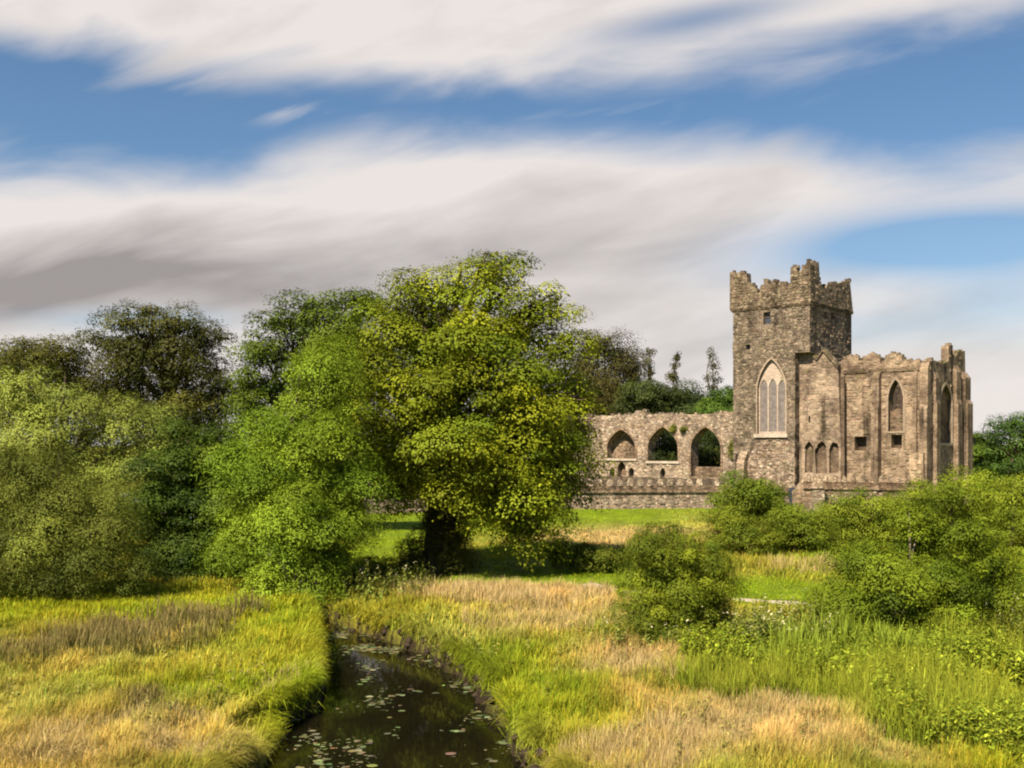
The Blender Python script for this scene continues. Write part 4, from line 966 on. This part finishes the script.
# ------------------------------------------------------------------ boundary walls with toothed coping
def yard_wall(name, label, pts, h=1.65, merl=True, mat=M_pink, mh=.62, col=(1, 1, 1), ends=None, sp=.80):
    """pts: ground plan polyline (x, y)"""
    org = np.array([pts[0][0], pts[0][1], 0.]); o = empty(name, tuple(org), label, 'wall', 'battlemented boundary walls')
    body = MB(); cop = MB()
    for i in range(len(pts)-1):
        a = np.array(pts[i], float); b = np.array(pts[i+1], float); L = np.linalg.norm(b-a); d = (b-a)/L; nrm = np.array([d[1], -d[0]])
        class P2:
            def pt(self, s, z, dep=0):
                q = a+d*s-nrm*dep; return (q[0]-org[0], q[1]-org[1], z)
        pl = P2()
        wall(body, pl, rough([(0, GZ0), (0, h), (L, h), (L, GZ0)], .03), [], .6, 0, col, int(L*9))
        q = [(0, h-.02), (L, h-.02), (L, h+.14), (0, h+.14)]
        cop.add([pl.pt(*p, -.14) for p in q]+[pl.pt(*p, .74) for p in q], [(0, 1, 2, 3), (0, 1, 5, 4), (1, 2, 6, 5), (2, 3, 7, 6), (3, 0, 4, 7), (4, 5, 6, 7)], (.75*col[0], .7*col[1], .66*col[2]))
        q = [(0, h+.14), (L, h+.14), (L, h+.5), (0, h+.5)]
        cop.add([pl.pt(*p, .06) for p in q]+[pl.pt(*p, .5) for p in q], [(0, 1, 2, 3), (0, 1, 5, 4), (1, 2, 6, 5), (2, 3, 7, 6), (3, 0, 4, 7), (4, 5, 6, 7)], (.6*col[0], .55*col[1], .5*col[2]))
        if merl:
            s = .2
            while s < L-.6:
                k = RR.uniform(.85, 1.12); w = sp*.47*RR.uniform(.9, 1.1); hh = mh*RR.uniform(.85, 1.12)
                prof = [(0, 0), (w, 0), (w*1.02, hh*.35), (w*.86, hh*.8), (w*.62, hh), (w*.30, hh*.95), (w*.12, hh*.62), (-.02, hh*.5)]
                mb = MB(); wall(mb, pl, [(s+x+RR.uniform(-.02, .02), h+.5+z+RR.uniform(-.02, .02)-.01) for x, z in prof], [], .5, .02+RR.uniform(-.02, .02), tuple(c*k*1.2 for c in col))
                mb.build('merlon', M_pink, o); s += sp
    body.build('wall_body', mat, o); cop.build('coping', mat, o)
    return o
def gp(px, d): return ((px-512)/F*d, d)
yard_wall('boundary_wall', 'toothed stone wall along the lawn in front of the arcade', [gp(365, 73), gp(545, 77.5), gp(712, 79), gp(788, 77)], 1.30, mh=.58)
yard_wall('boundary_wall', 'short toothed wall with gabled end pier below the chapel', [gp(803, 72.5), gp(925, 69.5)], 1.85, mh=.52, col=(.85, .82, .78), sp=.62)
# gabled pier at the gateway
o = empty('gate_pier', (*gp(818, 71.7), 0), 'gable-topped stone pier beside the wall gateway', 'pier')
mb = MB(); pw, pd = .36, .34
vs = [(-pw, -pd, GZ0), (pw, -pd, GZ0), (pw, pd, GZ0), (-pw, pd, GZ0), (-pw, -pd, 1.9), (pw, -pd, 1.9), (pw, pd, 1.9), (-pw, pd, 1.9)]
mb.add(vs, [(0, 1, 5, 4), (1, 2, 6, 5), (2, 3, 7, 6), (3, 0, 4, 7), (4, 5, 6, 7)]); mb.build('shaft', M_pink, o)
mb = MB(); e = .08
mb.add([(-pw-e, -pd-e, 1.9), (pw+e, -pd-e, 1.9), (pw+e, pd+e, 1.9), (-pw-e, pd+e, 1.9), (-.06, -pd-e, 2.75), (-.06, pd+e, 2.75)], [(0, 1, 2, 3), (0, 1, 4), (2, 3, 5), (1, 2, 5, 4), (3, 0, 4, 5)], (.95, .9, .85)); mb.build('gable_cap', M_pink, o)
o = empty('gate_pier', (*gp(800.5, 73.2), 0), 'stepped sloping stone pier nearest the dark gateway', 'pier')
mb = MB()
prof = [(-.5, GZ0), (.5, GZ0), (.5, 2.35), (.25, 2.5), (.1, 2.3), (-.1, 2.1), (-.3, 1.75), (-.5, 1.65)]
class PX_:
    def pt(self, s, z, dep=0): return (s, dep, z)
wall(mb, PX_(), prof, [], .7, -.3, (1, .95, .9), 14); mb.build('shaft', M_pink, o)
# dark gate leaf
o = empty('gate', (*gp(794.5, 76.4), 0), 'small dark blue-grey gate in the boundary wall opening', 'gate')
mb = MB()
def bx(mb, x0, x1, y0, y1, z0, z1, col=(1, 1, 1)):
    mb.add([(x0, y0, z0), (x1, y0, z0), (x1, y1, z0), (x0, y1, z0), (x0, y0, z1), (x1, y0, z1), (x1, y1, z1), (x0, y1, z1)], [(0, 1, 2, 3), (4, 5, 6, 7), (0, 1, 5, 4), (1, 2, 6, 5), (2, 3, 7, 6), (3, 0, 4, 7)], col)
for k in range(6): bx(mb, -.42+k*.14, -.42+k*.14+.128, 0, .05, .08, 1.75)
M_gate = plain_mat('gate_paint', (.035, .04, .055), (.05, .055, .07), 5, .6, .1)
mb.build('boards', M_gate, o)
mb = MB(); bx(mb, -.44, .44, -.04, -.003, .35, .47); mb.build('rail', M_gate, o)
mb = MB(); bx(mb, -.44, .44, -.04, -.003, 1.3, 1.42); mb.build('rail', M_gate, o)

# ivy tufts rooted on the arcade wall
for (px, py, rx, rz, lab) in ((674.5, 429, 4, 4, 'small green tuft growing above the middle arch'), (684, 429.5, 4, 4, 'green tuft growing on the wall between two arches'), (732.5, 449, 4.5, 10, 'narrow ivy patch climbing the wall beside the tower foot')):
    a, z = PN.at(px, py); w = PN.pt(a, z, -.08); c = np.array(w)+ABO
    o = empty('wall_plant', tuple(c), lab, 'plant', 'plants rooted in the ruin')
    crown('leaves', o, c, [[c[0], c[1], c[2], rx*.09, .22, rz*.09]], 26, 26, .11, .22, (.10, .11, .03), (.19, .18, .05), int(px), flat=.8)

# ------------------------------------------------------------------ camera, sun, sky
cam = bpy.data.cameras.new('camera'); co = bpy.data.objects.new('camera', cam); COL.objects.link(co)
co.location = (0, 0, CZ); co.rotation_euler = (math.radians(90), 0, 0)
cam.sensor_width = 36; cam.lens = 36*F/1024; cam.shift_y = (HOR-384)/1024; cam.clip_end = 9000; cam.clip_start = .1
scene.camera = co

EL = math.radians(50); AZ = np.array([-.60, -.80]); AZ = AZ/np.linalg.norm(AZ)
tos = Vector((AZ[0]*math.cos(EL), AZ[1]*math.cos(EL), math.sin(EL)))
sun = bpy.data.lights.new('sun', 'SUN'); sun.energy = 5.0; sun.angle = math.radians(.53); sun.color = (1.0, .89, .71)
so = bpy.data.objects.new('sun', sun); COL.objects.link(so); so.rotation_euler = (-tos).to_track_quat('-Z', 'Y').to_euler(); so.location = (-30, -30, 60)

wd = bpy.data.worlds.new('World'); scene.world = wd; wd.use_nodes = True; nt = wd.node_tree; nt.nodes.clear()
sky = N(nt, 'ShaderNodeTexSky', sky_type='NISHITA'); sky.sun_disc = False; sky.sun_elevation = EL; sky.sun_rotation = math.atan2(AZ[0], AZ[1])
sky.air_density = 1.0; sky.dust_density = .6; sky.ozone_density = 2.0
g = N(nt, 'ShaderNodeTexCoord').outputs['Generated']
sx = N(nt, 'ShaderNodeSeparateXYZ'); nt.links.new(g, sx.inputs[0]); X, Y, Z = sx.outputs
A = math_(nt, 'ARCTAN2', X, Y)
E = math_(nt, 'DIVIDE', Z, math_(nt, 'MAXIMUM', math_(nt, 'SQRT', math_(nt, 'ADD', math_(nt, 'MULTIPLY', X, X), math_(nt, 'MULTIPLY', Y, Y))), .02))
E = math_(nt, 'DIVIDE', E, math_(nt, 'MAXIMUM', math_(nt, 'COSINE', A), .4))
def mul(a, b): return math_(nt, 'MULTIPLY', a, b)
def add(a, b): return math_(nt, 'ADD', a, b)
def sub(a, b): return math_(nt, 'SUBTRACT', a, b)
# long streaks drawn out by the wind: noise stretched along the azimuth, rising to the right
def streak(sa, se, tilt, detail=4, off=0.0, dist=.0):
    c = N(nt, 'ShaderNodeCombineXYZ'); nt.links.new(add(mul(A, sa), off), c.inputs[0]); nt.links.new(mul(sub(E, mul(A, tilt)), se), c.inputs[1]); c.inputs[2].default_value = off
    return noise_(nt, c.outputs[0], 1.0, detail, .5, dist)
def gauss(ca, ce, ra, re, tilt=0.0):
    da = mul(sub(A, ca), 1/ra); de = mul(sub(sub(E, ce), mul(sub(A, ca), tilt)), 1/re)
    return math_(nt, 'EXPONENT', mul(add(mul(da, da), mul(de, de)), -1.0))
s1_ = streak(3.6, 10, .20, 5, 3.1, .7); s2_ = streak(7.0, 26, .24, 5, 9.7, .5); s3_ = streak(1.8, 7, .15, 3, 21.3, .3)
wob_ = add(mul(sub(s1_, .5), .13), mul(sub(s2_, .5), .03))
# upper cloud band: its lower edge sags in the middle
e1 = add(mul(mul(add(A, .03), add(A, .03)), .27), .352)
up_ = smooth_(nt, add(sub(E, e1), wob_), -.022, .042)
# main bank: upper edge
e2 = add(.292, add(mul(gauss(-.10, 0, .13, 1e3), .026), mul(gauss(.10, 0, .2, 1e3), .018)))
e2 = sub(e2, mul(gauss(-.30, 0, .11, 1e3), .012))
mn_ = smooth_(nt, add(sub(e2, E), mul(wob_, .75)), -.022, .045)
# openings of blue in the bank to the right
hole = add(mul(gauss(.40, .205, .16, .034, .10), 1.25), add(mul(gauss(.33, .115, .10, .022, .1), .35), mul(gauss(.47, .15, .08, .05), .5)))
hole = add(hole, mul(gauss(-.36, .125, .09, .013), .55))
hole = add(hole, mul(smooth_(nt, s3_, .55, .8), mul(gauss(.35, .24, .3, .12), .35)))
mn_ = mul(mn_, math_(nt, 'SUBTRACT', 1.0, math_(nt, 'MINIMUM', hole, .93)))
up_ = mul(up_, sub(1.0, mul(smooth_(nt, E, .52, .85), sub(1.0, mul(smooth_(nt, s3_, .5, .68), .6)))))  # unseen cloud overhead thinned out to lower the fill light
up_ = mul(up_, math_(nt, 'SUBTRACT', 1.0, mul(gauss(.18, .425, .11, .018, .2), .75)))
# thin wisps in the blue
wsp = mul(smooth_(nt, s2_, .52, .75), mul(add(gauss(-.17, .325, .09, .012, -.1), gauss(.13, .328, .12, .012, .1)), .75))
dens = math_(nt, 'MINIMUM', math_(nt, 'MAXIMUM', math_(nt, 'MAXIMUM', up_, mn_), wsp), .97)
# cloud colour: bright tops, mauve-grey undersides
shade = add(mul(mul(gauss(-.42, .168, .24, .05, .12), 1.2), s1_), add(mul(gauss(-.14, .185, .14, .032, .25), .42), add(mul(gauss(.12, .17, .25, .06, .12), .26), mul(gauss(-.22, .145, .2, .03), .45))))
shade = add(shade, mul(sub(s1_, .5), 1.45)); shade = add(shade, mul(sub(s2_, .5), .6))
shade = sub(shade, add(mul(gauss(-.12, .27, .12, .028, .05), .35), mul(gauss(-.40, .265, .14, .03), .25)))
shade = math_(nt, 'MINIMUM', math_(nt, 'MAXIMUM', shade, 0.0), 1.0)
CL = 1.14
ccol = mixc(nt, shade, (6.9*CL, 6.42*CL, 6.12*CL, 1), (2.9*CL, 2.6*CL, 2.52*CL, 1))
blue = mixc(nt, 1.0, sky.outputs[0], (.80, .97, 1.06, 1), 'MULTIPLY')
bg = N(nt, 'ShaderNodeBackground'); bg.inputs['Strength'].default_value = .05
nt.links.new(mixc(nt, dens, blue, ccol), bg.inputs['Color'])
wo = N(nt, 'ShaderNodeOutputWorld'); nt.links.new(bg.outputs[0], wo.inputs['Surface'])

scene.view_settings.view_transform = 'Standard'; scene.view_settings.look = 'None'; scene.view_settings.gamma = 1; scene.view_settings.exposure = 1.12
scene.render.engine = 'CYCLES'
cy_ = scene.cycles; cy_.max_bounces = 4; cy_.diffuse_bounces = 1; cy_.glossy_bounces = 2; cy_.transmission_bounces = 2; cy_.transparent_max_bounces = 4
cy_.use_denoising = True; cy_.caustics_reflective = False; cy_.caustics_refractive = False
cy_.filter_width = 2.1
